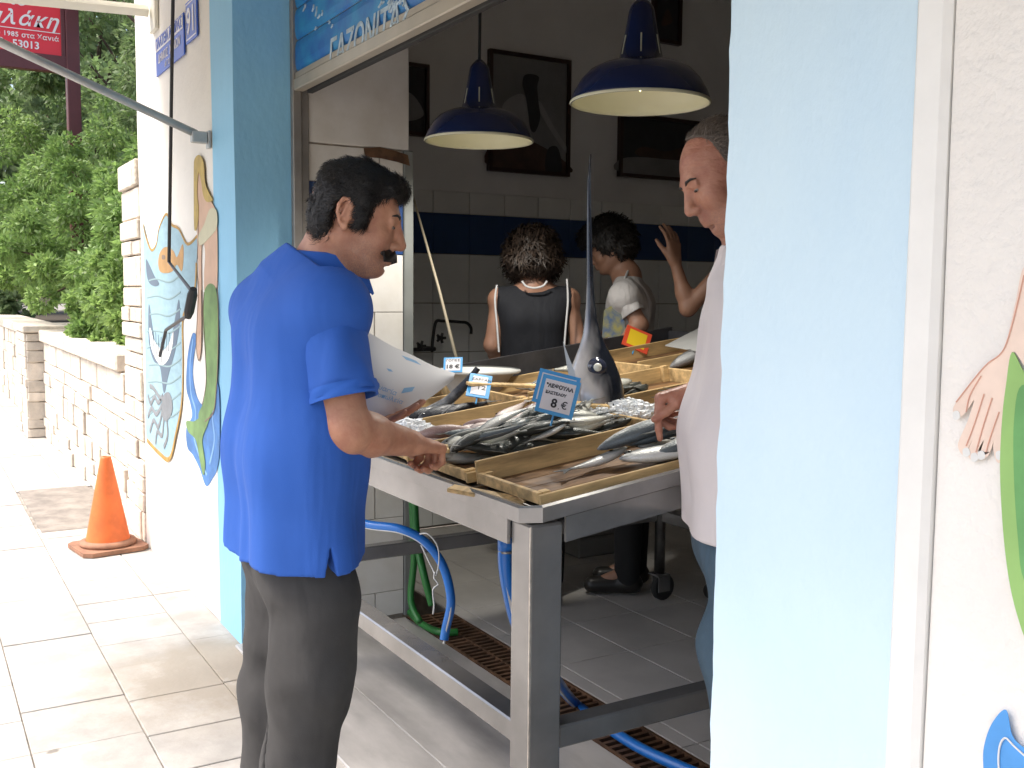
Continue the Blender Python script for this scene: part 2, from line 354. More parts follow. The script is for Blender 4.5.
def head_prims(f, s=1.0, jaw=1.0, nose=1.0, ears=True):
    e = lambda c, r, k, M=None, op='u': ell(f.p(*[v*s for v in c]), [v*s for v in r], k*s, M if M is not None else f.M, op)
    cn = lambda a, b, ra, rb, k: cone(f.p(*[v*s for v in a]), f.p(*[v*s for v in b]), ra*s, rb*s, k*s)
    L = [e((-.006, 0, .030), (.090, .074, .084), .02), e((.034, 0, -.02), (.058, .060, .088), .03),
         e((.028, 0, -.070), (.052*jaw, .050*jaw, .034), .03), cn((-.01, .046, -.045), (.052, .02, -.088), .020, .020, .025), cn((-.01, -.046, -.045), (.052, -.02, -.088), .020, .020, .025),
         e((.070, 0, -.091), (.019, .020, .015), .018),
         cn((.080, -.030, .026), (.080, .030, .026), .012, .012, .014),
         e((.060, .040, -.028), (.024, .024, .022), .02), e((.060, -.040, -.028), (.024, .024, .022), .02)]
    for q in (-1, 1): L.append(e((.094, q*.031, .004), (.014, .017, .011), .010, op='s'))
    for q in (-1, 1): L += [e((.076, q*.031, .003), (.0125, .0145, .0120), .004), cn((.0865, q*.020, .0100), (.0830, q*.042, .0080), .0042, .0036, .003), cn((.0850, q*.021, -.0085), (.0810, q*.041, -.0080), .0034, .003, .003)]
    for q in (-1, 1): L.append(cn((.086, q*.018, .016), (.082, q*.044, .014), .0045, .004, .006))
    L += [cn((.088, 0, .018), (.110*nose, 0, -.026), .0085, .0115, .010), e((.108*nose, 0, -.030), (.013, .012, .010), .006),
          e((.098, .012, -.034), (.011, .008, .0075), .006), e((.098, -.012, -.034), (.011, .008, .0075), .006),
          e((.086, 0, -.060), (.016, .024, .020), .012),
          cn((.094, -.004, -.0555), (.086, .020, -.062), .0062, .004, .004), cn((.094, .004, -.0555), (.086, -.020, -.062), .0062, .004, .004),
          cn((.092, -.006, -.0715), (.085, .018, -.068), .0068, .004, .004), cn((.092, .006, -.0715), (.085, -.018, -.068), .0068, .004, .004),
          e((.091, 0, -.081), (.008, .018, .004), .006, op='s')]
    if ears:
        for q in (-1, 1):
            M = Fr((0, 0, 0), f.M[0]+0.30*q*f.M[1], f.M[2]-0.18*f.M[0]).M
            L.append(e((-.012, q*.077, -.004), (.015, .006, .028), .006, M))
            E = [(-.001, .008), (-.002, .020), (-.011, .028), (-.022, .025), (-.028, .012), (-.026, -.006), (-.018, -.022), (-.008, -.028)]
            for (x0, z0), (x1, z1) in zip(E[:-1], E[1:]): L.append(cn((x0, q*(.078-x0*.28), z0), (x1, q*(.078-x1*.28), z1), .0042, .0040, .003))
            L.append(cn((-.012, q*.083, .014), (-.016, q*.084, -.010), .0034, .0036, .003))
            L.append(cn((.002, q*.077, -.003), (.001, q*.077, -.009), .0042, .0038, .004))
            L.append(e((-.007, q*.080, -.029), (.008, .0055, .009), .004, M))
    return L
def hand_prims(w, d, nrm, side=1, curl=(0.3, 0.4, 0.3), thumb=(0.7, 0.2), s=1.0, fcurl=None, spread=0.07):
    """w wrist, d along the hand, nrm = back-of-hand normal, side=+1 thumb on the (nrm x d) side"""
    d = np.array(d, float); d /= np.linalg.norm(d); nrm = np.array(nrm, float); nrm -= d*(nrm @ d); nrm /= np.linalg.norm(nrm)
    t = np.cross(nrm, d)*side; w = np.array(w, float); L = []
    spec = [(0.030, .085, (.042, .027, .020)), (0.010, .089, (.046, .031, .021)), (-.011, .085, (.042, .029, .020)), (-.031, .078, (.033, .021, .018))]
    for i, (o, kl, seg) in enumerate(spec):
        base = w+t*o*0.55*s; kn = w+t*o*s+d*kl*s
        L.append(cone(base, kn, .0165*s, .0115*s, .012))
        cv = fcurl[i] if fcurl else curl
        ang = 0.0; p = kn; dd = d+t*(spread*(1.5-i)); dd /= np.linalg.norm(dd); rr = [.0098, .0088, .0080, .0066] if i < 3 else [.0086, .0076, .0070, .0058]
        for j in range(3):
            ang += cv[j]; v = dd*math.cos(ang)-nrm*math.sin(ang); q = p+v*seg[j]*s
            L.append(cone(p, q, rr[j]*s, rr[j+1]*s, .0035)); p = q
    b = w+t*.020*s+d*.018*s-nrm*.004; v = d*math.cos(thumb[0])+t*math.sin(thumb[0])-nrm*0.35; v /= np.linalg.norm(v)
    k1 = b+v*.045*s; v2 = d*math.cos(thumb[0]-thumb[1])+t*math.sin(thumb[0]-thumb[1])-nrm*0.45; v2 /= np.linalg.norm(v2)
    k2 = k1+v2*.033*s; k3 = k2+(v2+d*.25)/np.linalg.norm(v2+d*.25)*.026*s
    L += [cone(b, k1, .018*s, .0125*s, .012), cone(k1, k2, .0115*s, .0098*s, .004), cone(k2, k3, .0098*s, .0078*s, .004)]
    return L
def locks(V, N_, n, ln, wd, flow, seed=1, lift=0.25, curl=0.6):
    """short tapered hair tufts standing on a hair surface"""
    g = np.random.default_rng(seed); i = g.integers(0, len(V), n); P = V[i]; Nn = N_[i]
    Fd = flow(P)+g.normal(0, 0.35, (n, 3)); Fd -= Nn*(Fd*Nn).sum(1)[:, None]; Fd /= np.linalg.norm(Fd, axis=1)[:, None]+1e-9
    S = np.cross(Nn, Fd); L = ln*g.uniform(.6, 1.3, n)[:, None]; w = wd*g.uniform(.6, 1.3, n)[:, None]; sw = g.normal(0, curl, n)[:, None]
    p0 = P-Nn*0.002; out = []
    mid = p0+Fd*L*.5+Nn*L*lift+S*L*sw*.15; tip = p0+Fd*L+Nn*L*lift*0.6+S*L*sw*.5
    VV = np.stack([p0-S*w, p0+S*w, mid+S*w*.8, mid-S*w*.8, tip], 1).reshape(-1, 3)
    b = np.arange(n)[:, None]*5
    Fq = np.concatenate([b+np.array([[0, 1, 2, 3]]), b+np.array([[3, 2, 4, 4]])])
    return VV, [tuple(q) for q in (b+np.array([[0, 1, 2, 3]]))]+[tuple(q) for q in (b+np.array([[3, 2, 4]]))]
def normals(V, Fq):
    n = np.cross(V[Fq[:, 2]]-V[Fq[:, 0]], V[Fq[:, 3]]-V[Fq[:, 1]]); N_ = np.zeros_like(V)
    for k in range(4): np.add.at(N_, Fq[:, k], n)
    return N_/(np.linalg.norm(N_, axis=1)[:, None]+1e-12)
def hair_obj(prims, post, mat, parent, flow, n=1500, ln=.02, wd=.0016, h=.004, seed=1, lift=.25):
    V, Fq = sdf(prims, h, post); N_ = normals(V, Fq)
    LV, LF = locks(V, N_, n, ln, wd, flow, seed, lift)
    VV = np.concatenate([V, LV]); FF = [tuple(f) for f in Fq]+[tuple(i+len(V) for i in f) for f in LF]
    return mk('hair', (VV, FF), mat, parent, smooth=True)
FONT_CACHE = {}
def text_vf(s, size, depth=0.0008, bold=0.0, shear=0.0, spacing=1.0):
    cu = bpy.data.curves.new('t', 'FONT'); cu.body = s; cu.size = size; cu.extrude = depth; cu.offset = bold; cu.shear = shear
    cu.align_x = 'CENTER'; cu.align_y = 'CENTER'; cu.space_character = spacing; cu.resolution_u = 3
    ob = bpy.data.objects.new('t', cu); COL.objects.link(ob)
    dg = bpy.context.evaluated_depsgraph_get(); me = bpy.data.meshes.new_from_object(ob.evaluated_get(dg))
    V = np.array([v.co[:] for v in me.vertices]).reshape(-1, 3); F = [tuple(p.vertices) for p in me.polygons]
    bpy.data.objects.remove(ob); bpy.data.curves.remove(cu); bpy.data.meshes.remove(me)
    return V, F
def place(VF, o, ex, ey, ez):
    V, F = VF; V = np.asarray(V, float); o, ex, ey, ez = [np.array(v, float) for v in (o, ex, ey, ez)]
    return (o+V[:, :1]*ex+V[:, 1:2]*ey+V[:, 2:3]*ez), F

# ================================================================== SETTING
m = MB(); m.box(-120, 60, -80, 60, -0.4, -0.14); mk('ground', m.vf, CONCRETE, kind='structure')
m = MB(); m.box(-60, 30, -11, -3.62, -0.14, -0.125); mk('road', m.vf, ASPHALT, kind='structure')
m = MB(); m.box(-60, 30, -3.6, -3.45, -0.14, 0.0, .01); mk('kerb', m.vf, STONE, kind='structure')
m = MB(); m.box(-40, 8, -3.44, .004, -0.14, -0.008); mk('pavement_bed', m.vf, JOINT, kind='structure')
m = MB(); rg = random.Random(3)
ys = [0.006, -0.165, -0.487, -0.81, -1.13, -1.455, -1.78, -2.1, -2.425, -2.75, -3.07, -3.43]
for j in range(len(ys)-1):
    x = -24-rg.random()*.5
    while x < 7:
        w = rg.choice([.28, .31, .34, .38]) if j else rg.choice([.5, .7])
        if not (j in (0, 1) and -7.62 < x+w/2 < -6.3):
            z = rg.uniform(-.0025, .0015)
            m.box(x+.002, x+w-.002, ys[j+1]+.002, ys[j]-.002, -.03, z, .002)
        x += w
mk('pavement', m.vf, SLAB, kind='structure')
m = MB(); m.box(-7.64, -6.25, -.47, -.034, -.03, .003, .003); mk('pavement_patch', m.vf, CONCRETE, kind='structure')
# interior floor: marble sill strips, drain channel, tiles
m = MB(); m.box(-3.86, -1.18, -.03, .215, -.1, .008, .004); mk('threshold', m.vf, MARBLE, kind='structure')
m = MB(); m.box(-3.86, 1.3, .218, .70, -.1, .003, .004); mk('sill_floor', m.vf, MARBLE, kind='structure')
FT = pbr('floor_tile', (0.58, 0.555, 0.52), 0.35, var=0.15, vscale=3, bump=0.05, bscale=30, island=0.06, detail=8)
m = MB(); m.box(-5.3, 1.3, .905, 7, -.1, -.004); mk('floor_grout', m.vf, JOINT, kind='structure')
m = MB()
y = .973-.315*0-.065
rows = [.908]+[.973+.315*k for k in range(20)]
for j in range(len(rows)-1):
    x = -5.3
    xs = [-5.3]+[-3.065+.38*k for k in range(-5, 12) if -5.25 < -3.065+.38*k < 1.3]+[1.3]
    for a, b in zip(xs[:-1], xs[1:]):
        m.box(a+.002, b-.002, rows[j]+.002, min(rows[j+1], 7)-.002, -.02, 0.0, .0015)
mk('tiled_floor', m.vf, FT, kind='structure')
# drain channel with a rusty grating
RUST = pbr('rusty_iron', (0.16, 0.085, 0.045), 0.75, metal=0.3, var=0.5, vscale=18, bump=0.5, bscale=90, bdist=.002)
dr = thing('floor_drain', 'long rusty floor grating set between marble and tiles under the steel table', 'drain', (-2.5, .8, 0))
m = MB(); m.box(-3.86, 1.3, .702, .903, -.14, -.06); mk('channel', m.vf, BLACKM, dr)
m = MB()
m.box(-3.86, 1.3, .704, .716, -.03, .002); m.box(-3.86, 1.3, .890, .901, -.03, .002)
m.box(-3.86, 1.3, .797, .807, -.03, -.001)
x = -3.85
while x < 1.28: m.box(x, x+.014, .7162, .7968, -.02, .0); m.box(x, x+.014, .8072, .8898, -.02, .0); x += .034
mk('grating', m.vf, RUST, dr)

# ================================================================== SHOP BUILDING
bd = thing('shop_building', 'whitewashed fish shop with light blue painted opening and tiled interior', 'building', (-3, 0, 0))
def wall(name, x0, x1, y0, y1, z0, z1, mat, b=0.0, parent=bd, **kw):
    m = MB(); m.box(x0, x1, y0, y1, z0, z1, b); return mk(name, m.vf, mat, parent, **kw)
def curvy(name, x0, x1, y, z0, z1, back, mat, seed, amp=.004, nx=30, nz=120):
    g = np.random.default_rng(seed); X = np.linspace(x0, x1, nx); Z = np.linspace(z0, z1, nz); V = []; F = []
    for i, xx in enumerate(X):
        for j, zz in enumerate(Z):
            ex = (math.sin(zz*31+seed)+math.sin(zz*73+2*seed)+g.normal()*.6)*.0014 if i == 0 and seed == 8 else 0
            V.append((xx+ex, y+amp*(math.sin(zz*2.3+xx*3+seed)+.6*math.sin(zz*6.1+xx*7))*.5, zz))
    for i in range(nx-1):
        for j in range(nz-1): F.append((i*nz+j, i*nz+j+1, (i+1)*nz+j+1, (i+1)*nz+j))
    k = len(V)
    for xx in (x0, x1):
        for zz in Z: V.append((xx, back, zz))
    for j in range(nz-1):
        F.append((k+j, k+j+1, j+1, j)); a = (nx-1)*nz; F.append((a+j, a+j+1, k+nz+j+1, k+nz+j))
    F.append((k+nz, k+2*nz-1, k+nz-1, k))
    F.append(tuple([k+nz-1, k+2*nz-1]+[i*nz+nz-1 for i in range(nx-1, -1, -1)])); F.append(tuple([k+nz, k]+[i*nz for i in range(nx)]))
    return mk(name, (V, F), mat, bd, smooth=False)
curvy('plaster_wall', -5.69, -4.182, 0, 0, 3.2, .25, WHITEWALL, 3)
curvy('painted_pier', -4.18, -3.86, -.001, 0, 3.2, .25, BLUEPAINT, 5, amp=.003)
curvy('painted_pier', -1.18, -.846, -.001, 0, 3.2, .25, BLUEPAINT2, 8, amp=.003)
curvy('plaster_wall', -.792, 3.0, 0, 0, 3.2, .25, ROUGHWALL, 2)
wall('plaster_wall', 3.0, 6, 0, .25, 0, 3.2, ROUGHWALL)
m = MB(); m.box(-.844, -.794, -.012, .24, 0, 3.2, .008); mk('wall_moulding', m.vf, pbr('chipped_white_gloss', (0.78, 0.77, 0.74), .45, var=.03, vscale=20, bump=.3, bscale=25, bdist=.003), bd)
wall('lintel', -3.858, -1.182, .002, .25, 2.98, 3.2, BLUEPAINT)
wall('upper_wall', -5.69, 6, 0, .25, 3.202, 7, WHITEWALL)
wall('roof', -5.69, 6, .25, 7.3, 3.7, 3.9, SHOPWALL)
wall('end_wall', -5.69, -5.345, .255, 7.3, 0, 3.7, WHITEWALL)
wall('back_wall', -5.343, 6, 7, 7.3, 0, 3.7, SHOPWALL)
wall('partition_wall', 1.3, 1.5, .255, 6.99, 0, 3.7, WHITEWALL)
wall('ceiling', -5.3, 1.299, .252, 6.99, 3.5, 3.69, WHITEWALL)
wall('inner_lintel', -3.83, 1.29, .255, .33, 2.6, 3.49, SHOPWALL)
wall('inner_wall_lining', -1.17, 1.29, .255, .30, 0.01, 2.59, SHOPWALL)
# jamb block with big white tiles
JAMB = pbr('old_white_wall_tile', (0.66, 0.64, 0.61), 0.45, var=0.12, vscale=6, bump=0.15, bscale=15, bdist=.004, col2=(0.60, 0.57, 0.52), detail=9)
BTILE = pbr('dark_blue_tile', (0.02, 0.055, 0.17), 0.3, var=.1, vscale=4)
m = MB(); m.box(-5.34, -3.872, .252, .69, 0, 3.49); mk('jamb_wall', m.vf, MORTAR, bd)
m = MB(); mb2 = MB()
zs = [0.02, .125, .44, .77, 1.03, 1.30, 1.535]
for i, (a, b) in enumerate(zip(zs[:-1], zs[1:])):
    for (p, q) in ((.285, .43), (.433, .69)) if i % 2 else ((.285, .56), (.563, .69)):
        m.box(-3.875, -3.86, p+.001, q-.001, a+.0015, b-.0015, .001)
for (p, q) in ((.285, .43), (.433, .69)): mb2.box(-3.875, -3.861, p+.0008, q-.0008, 1.537, 1.812, .001)
for (p, q) in ((.285, .52), (.523, .585), (.588, .69)): m.box(-3.875, -3.86, p+.001, q-.001, 1.815, 1.955, .001)
mk('jamb_tiles', m.vf, JAMB, bd); mk('blue_tile_band', mb2.vf, BTILE, bd)
m = MB(); m.box(-3.875, -3.855, .285, .715, 1.962, 3.4, .003); mk('jamb_plaster', m.vf, JAMB, bd)
m = MB(); m.box(-3.89, -3.853, .692, .735, .01, 1.96, .004); mk('corner_profile', m.vf, pbr('grey_grout', (.20, .21, .20), .7, var=.2), bd)
m = MB(); P = [onp(*p, 0, -3.852) for p in ((364, 148), (380, 147), (396, 151), (408, 155), (410, 166), (398, 162), (380, 158), (366, 157))]
m.prism(P, (-.004, 0, 0)); mk('rusty_strap', m.vf, RUST, bd)
# shutter guide rails
m = MB(); m.box(-3.858, -3.825, .215, .250, .01, 2.97, .003); m.box(-3.862, -3.84, .252, .283, .01, 2.97, .003); mk('shutter_guide', m.vf, pbr('dull_grey_metal', (.32, .30, .28), .5, metal=.6, var=.2), bd)
m = MB(); m.box(-1.215, -1.182, .215, .252, .01, 2.97, .003); mk('shutter_guide', m.vf, MT['dull_grey_metal'], bd)
# tiled side wall
TILE = pbr('grey_white_wall_tile', (0.74, 0.75, 0.74), 0.35, var=0.05, vscale=4, island=.05)
m = MB(); m.box(-5.343, -5.312, .70, 6.99, 0, 1.965); mk('tile_grout', m.vf, JOINT, bd)
yj = onp(433, 240, 0, -5.3)[1]; m = MB(); mb2 = MB()
rowz = [0.01, .178, .464, .75, 1.036, 1.322, 1.608]
yy = [.702]+[yj+.2375*k for k in range(-3, 23) if .71 < yj+.2375*k < 6.9]+[6.985]
for a, b in zip(yy[:-1], yy[1:]):
    for z0, z1 in zip(rowz[:-1], rowz[1:]): m.box(-5.32, -5.3, a+.0025, b-.0025, z0+.0025, z1-.0025, .0015)
    m.box(-5.32, -5.3, a+.0025, b-.0025, 1.842, 1.966, .0015)
    mb2.box(-5.32, -5.3, a+.0008, b-.0008, 1.610, 1.839, .001)
mk('wall_tiles', m.vf, TILE, bd); mk('blue_tile_band', mb2.vf, BTILE, bd)
wall('side_plaster', -5.343, -5.305, .70, 6.99, 1.968, 3.49, SHOPWALL)

# roller shutter
SHB = pbr('painted_shutter_blue', (0.012, 0.11, 0.40), 0.45, vscale=9, var=.3, col2=(0.025, 0.25, 0.52), bump=.2, bscale=30, detail=10)
sh = thing('roller_shutter', 'blue painted roller shutter with white lettering, half rolled above the opening', 'shutter', (-2.5, .236, 2.2))
V = []; F = []; z = 2.215; k = 0; hh = .118
m = MB()
while z < 2.98:
    prof = [(.000, 0), (-.006, .010), (-.010, .03), (-.010, hh-.03), (-.006, hh-.010), (.000, hh-.002)]
    for x0, x1 in ((-3.835, -1.205),):
        PV = [(x0, .236+p, z+q) for p, q in prof]+[(x1, .236+p, z+q) for p, q in prof]; n = len(prof)
        m.add(PV, [(i, i+1, n+i+1, n+i) for i in range(n-1)])
    z += hh
mk('slats', m.vf, SHB, sh, smooth=False)
m = MB(); m.box(-3.835, -1.205, .219, .262, 2.145, 2.188, .004); m.box(-3.835, -1.205, .225, .245, 2.188, 2.213, .003); mk('bottom_bar', m.vf, ALU if False else pbr('beige_metal_bar', (.42, .38, .31), .45, metal=.3, var=.1), sh)
m = MB(); m.box(-3.80, -1.24, .262, .285, 2.135, 2.16, .002); mk('rubber_seal', m.vf, RUBBER, sh)
def ontext(s, size, c, ex, ey, ez, parent, mat, name='lettering', **kw):
    tk = {k: kw.pop(k) for k in ('bold', 'shear', 'spacing') if k in kw}
    return mk(name, place(text_vf(s, size, **tk), c, ex, ey, ez), mat, parent, **kw)
GRAF = pbr('faded_white_spray', (.45, .58, .68), .7, var=.3, vscale=40)
ontext('ΓΩΝΙΑ', .001, (-3.4, .3, 5), (1, 0, 0), (0, 0, 1), (0, -1, 0), sh, GRAF) if False else None
c1 = onp(366, 36, 1, .2245)
ontext('ΓΑΖΟΝΙΤΑΣ', .125, c1, (1, 0, 0), (0, 0, 1), (0, -1, 0), sh, GRAF, bold=.002, shear=.2, spacing=.95)
g = random.Random(5)
for (cx, cy, n_, s_) in ((313, 14, 5, .03), (395, 8, 7, .035), (325, 28, 3, .02), (385, 3, 4, .03)):
    for _ in range(n_):
        p = onp(cx+g.uniform(-10, 10), cy+g.uniform(-5, 5), 1, .2248); a = g.uniform(.3, 1.3); d = np.array([math.cos(a), 0, math.sin(a)])*s_*g.uniform(.5, 1.2)
        m = MB(); m.tube([p, p+d*.5+np.array([.006, 0, 0]), p+d], .0035, 5); mk('paint_stroke', m.vf, GRAF, sh)

# ---------------------------------------------------------------- awning over the opening
CANV = pbr('cream_awning_canvas', (0.50, 0.46, 0.38), 0.9, var=.05)
aw = thing('awning', 'cream canvas awning on folding grey arms above the shop opening', 'awning', (-3.5, 0, 2.9))
pa = np.array([-4.218, 0, 1.989]); q0 = onp(0, 42, 0, -4.218); dirn = (q0-pa); dirn /= np.linalg.norm(dirn); yo = -1.42
pe = pa+dirn*(yo/dirn[1]); zo = pe[2]
m = MB(); P = []
nx = 46
for i in range(nx+1):
    xx = -5.25+i*(7.6/nx)
    for (yy_, zz) in ((-.02, 3.12), (-.7, (3.12+zo)/2+.02), (yo, zo+.03), (yo-.01, zo-.16+.02*math.cos(i*math.pi))): P.append((xx, yy_, zz))
F = [(i*4+k, i*4+k+1, (i+1)*4+k+1, (i+1)*4+k) for i in range(nx) for k in range(3)]
mk('canvas', (P, F), CANV, aw, smooth=False)
for xx in (-4.218, 1.6):
    m = MB(); m.tube([(xx, -.055, pa[2]+.02), (xx, yo, zo)], .0165, 12)
    ar = mk('arm', m.vf, ALU, aw, smooth=True)
    m = MB(); m.box(xx-.022, xx+.024, -.012, -.001, pa[2]-.035, pa[2]+.035, .002); m.box(xx-.018, xx+.018, -.075, -.012, pa[2]-.016, pa[2]+.03, .004); mk('wall_bracket', m.vf, ALU, ar)
m = MB(); m.tube([(-5.25, yo, zo+.005), (2.35, yo, zo+.005)], .022, 12); mk('front_bar', m.vf, CREAMMETAL, aw, smooth=True)
pc = onp(148, 11, 1, -.03); qe = onp(40, 0, 0, pc[0]); dc = (qe-pc)/np.linalg.norm(qe-pc)
m = MB(); e = pc+dc*(abs((yo-pc[1])/dc[1])); m.tube([pc, e], .028, 4); top = mk('side_rail', m.vf, CREAMMETAL, aw)
m = MB(); m.box(pc[0]-.03, pc[0]+.10, -.02, -.002, pc[2]-.1, pc[2]+.16, .003); mk('rail_bracket', m.vf, CREAMMETAL, top)
# crank rod hanging from the awning gear
cr = thing('awning_crank', 'thin black bent crank rod hanging in front of the murals', 'crank', (-4.6, -.1, 1.5))
cp = [onp(x, y, 1, -.1) for x, y in ((174, -60), (172, 60), (169, 262), (193, 293), (188, 315), (166, 330), (160, 356))]
m = MB(); m.tube(cp, .0075, 8); mk('rod', m.vf, BLACKM, cr)
m = MB(); a = onp(193.5, 289, 1, -.1); b = onp(188, 317, 1, -.1); m.tube([a, a*.8+b*.2, b*.8+a*.2, b], [.014, .02, .02, .014], 10); mk('grip', m.vf, RUBBER, cr)

# ---------------------------------------------------------------- street name plate and number plate
PLB = pbr('enamel_blue', (0.03, 0.10, 0.48), .35, var=.08); PLW = pbr('enamel_white', (.72, .70, .70), .35)
ps = thing('street_plate', 'blue and white enamel street name plate high on the white wall', 'street sign', (-4.9, 0, 2.45))
m = MB(); m.box(-5.155, -4.59, -.010, -.003, 2.40, 2.575, .001); mk('plate', m.vf, PLB, ps)
m = MB(); m.box(-5.148, -4.597, -.0125, -.0105, 2.510, 2.568); mk('name_band', m.vf, PLW, ps)
ontext('ΠΛΑΤΕΙΑ ΑΓΟΡΑΣ', .062, (-4.873, -.0135, 2.538), (1, 0, 0), (0, 0, 1), (0, -1, 0), ps, PLB, bold=.001)
ontext('ΔΗΜΟΣ  ΧΑΝΙΩΝ', .055, (-4.873, -.0115, 2.468), (1, 0, 0), (0, 0, 1), (0, -1, 0), ps, MT['enamel_white'])
ontext('ΑΓΟΡΑ', .035, (-4.873, -.0115, 2.422), (1, 0, 0), (0, 0, 1), (0, -1, 0), ps, MT['enamel_white'], spacing=1.8)
pn = thing('number_plate', 'small blue house number plate 91 right of the street name plate', 'number plate', (-4.46, 0, 2.5))
m = MB(); m.box(-4.55, -4.36, -.010, -.003, 2.43, 2.60, .001); mk('plate', m.vf, PLB, pn)
m = MB()
for a in ((-4.54, -4.37, 2.585, 2.59), (-4.54, -4.37, 2.44, 2.445)): m.box(a[0], a[1], -.0115, -.0102, a[2], a[3])
for a in ((-4.54, -4.536), (-4.374, -4.37)): m.box(a[0], a[1], -.0115, -.0102, 2.446, 2.584)
mk('border', m.vf, PLW, pn)
ontext('91', .15, (-4.455, -.0115, 2.51), (1, 0, 0), (0, 0, 1), (0, -1, 0), pn, PLW, bold=.002)

# ---------------------------------------------------------------- cut-out murals fixed on the wall
def cut(name, pts, lvl, mat, parent, scale=2.133, off=(130, 140), smooth=5, th=.0008):
    P = [onp(off[0]+x/scale, off[1]+y/scale, 1, -.0045-lvl*.0012) for x, y in pts]
    if smooth: P = spl(P, smooth, True)
    m = MB(); m.prism(P, (0, th, 0)); return mk(name, m.vf, mat, parent)
def line(name, pts, lvl, mat, parent, r=.006, scale=2.133, off=(130, 140), closed=False):
    P = spl([onp(off[0]+x/scale, off[1]+y/scale, 1, -.0052-lvl*.0012) for x, y in pts], 5, closed)
    if closed: P.append(P[0])
    m = MB(); m.tube(P, r, 6); y0 = P[0][1]; m.V = [(v[0], y0+(v[1]-y0)*min(1, .0012/r), v[2]) for v in m.V]; return mk(name, m.vf, mat, parent)
NET = pbr('mural_pale_blue', (.28, .43, .50), .7, var=.12, vscale=9, stretch=(1, 1, 3)); ROPE = pbr('mural_ochre', (.42, .25, .06), .7, var=.3, vscale=20)
MGREY = pbr('mural_grey', (.20, .215, .23), .7, var=.15, vscale=12); MDARK = pbr('mural_slate', (.10, .14, .19), .7); MWH = pbr('mural_white', (.68, .68, .66), .7)
MOR = pbr('mural_orange', (.45, .26, .10), .7, var=.2, vscale=15); MSK = pbr('mural_skin', (.60, .40, .28), .7, var=.1, vscale=10); MYE = pbr('mural_blond', (.50, .36, .10), .7, var=.2, vscale=18)
MGR = pbr('mural_green', (.20, .33, .12), .7, var=.3, vscale=8); MBL = pbr('mural_blue', (.09, .24, .55), .7, var=.3, vscale=9); MOUT = pbr('mural_outline', (.22, .16, .12), .7)
mu = thing('fishing_net_mural', 'painted cut-out of a fishing net holding fish, a grinning shark and an octopus', 'mural', (-5.3, 0, 1.2))
netp = [(27, 178), (36, 215), (46, 235), (56, 222), (62, 188), (77, 158), (88, 180), (104, 190), (122, 222), (143, 205), (152, 215), (150, 245), (141, 262), (141, 318), (124, 355), (112, 385), (113, 470), (110, 560), (98, 625), (84, 680), (62, 668), (42, 652), (34, 630), (33, 520), (31, 400), (30, 280)]
cut('net', netp, 0, NET, mu)
line('rope', [(27, 178), (36, 215), (46, 235), (56, 222), (62, 188), (77, 158), (88, 180), (104, 190), (122, 222), (143, 205)], 0, ROPE, mu, .007)
line('rope', [(141, 262), (138, 318), (124, 355), (112, 385), (113, 470), (110, 560), (98, 625), (84, 680), (62, 668), (36, 640)], 0, ROPE, mu, .012)
fi = cut('orange_fish', [(60, 262), (64, 240), (76, 228), (92, 236), (100, 250), (112, 222), (114, 250), (110, 280), (100, 266), (90, 280), (76, 284), (64, 280)], 1, MOR, mu)
cut('fish_eye', [(68, 246), (74, 246), (74, 254), (68, 254)], 2, MOUT, fi)
cut('shark_fin', [(34, 255), (42, 268), (52, 290), (62, 306), (54, 312), (42, 306), (36, 290)], 1, MDARK, mu)
jw = cut('shark_jaw', [(40, 350), (48, 400), (56, 440), (72, 455), (86, 430), (96, 380), (104, 340), (106, 390), (96, 450), (82, 500), (72, 540), (64, 485), (50, 470), (40, 430)], 1, MDARK, mu)
cut('teeth', [(42, 400), (50, 425), (60, 440), (72, 448), (84, 432), (92, 410), (90, 440), (80, 470), (66, 480), (52, 462), (44, 435)], 2, MWH, jw)
for k in range(7): line('tooth_line', [(48+k*6, 405+k*5-(k > 3)*(k-3)*8), (52+k*5, 465+(k in (2, 3))*10-(k > 4)*14)], 2.4, MDARK, jw, .0025)
for k in range(9): line('net_ripple', [(36+g.uniform(0, 8), 300+k*36), (58, 292+k*36+g.uniform(-8, 8)), (84, 303+k*36), (108, 288+k*36)], 0, pbr('mural_ripple', (.22, .32, .34), .7), mu, .005)
for pts in ([(70, 545), (60, 560), (52, 548), (44, 562), (38, 545)], [(68, 565), (56, 585), (46, 572), (38, 590)], [(68, 580), (60, 612), (50, 598), (42, 622)], [(72, 590), (68, 630), (58, 622), (54, 648)], [(78, 595), (80, 630), (72, 655)], [(66, 555), (50, 530), (42, 525)]):
    line('tentacle', pts, 1, MGREY, mu, .013)
cut('octopus_head', [(70, 548), (82, 538), (90, 560), (88, 585), (76, 600), (68, 585)], 2, MGREY, mu)
me_ = thing('mermaid_mural', 'painted cut-out of a blond mermaid with a green tail above a blue wave', 'mural', (-4.4, 0, 1.2))
cut('wave', [(134, 412), (126, 440), (121, 480), (120, 530), (128, 560), (132, 590), (120, 615), (122, 655), (134, 672), (148, 700), (162, 738), (176, 722), (186, 700), (191, 650), (190, 540), (182, 515), (172, 555), (155, 565), (142, 545), (134, 500), (137, 455), (142, 422)], 0, MBL, me_)
line('wave_line', [(134, 425), (128, 480), (130, 540), (140, 580), (136, 630), (150, 680), (164, 715)], 0, pbr('mural_light_blue', (.25, .45, .75), .7), me_, .008)
line('wave_line', [(184, 540), (176, 590), (180, 640), (170, 690)], 0, MT['mural_light_blue'], me_, .008)
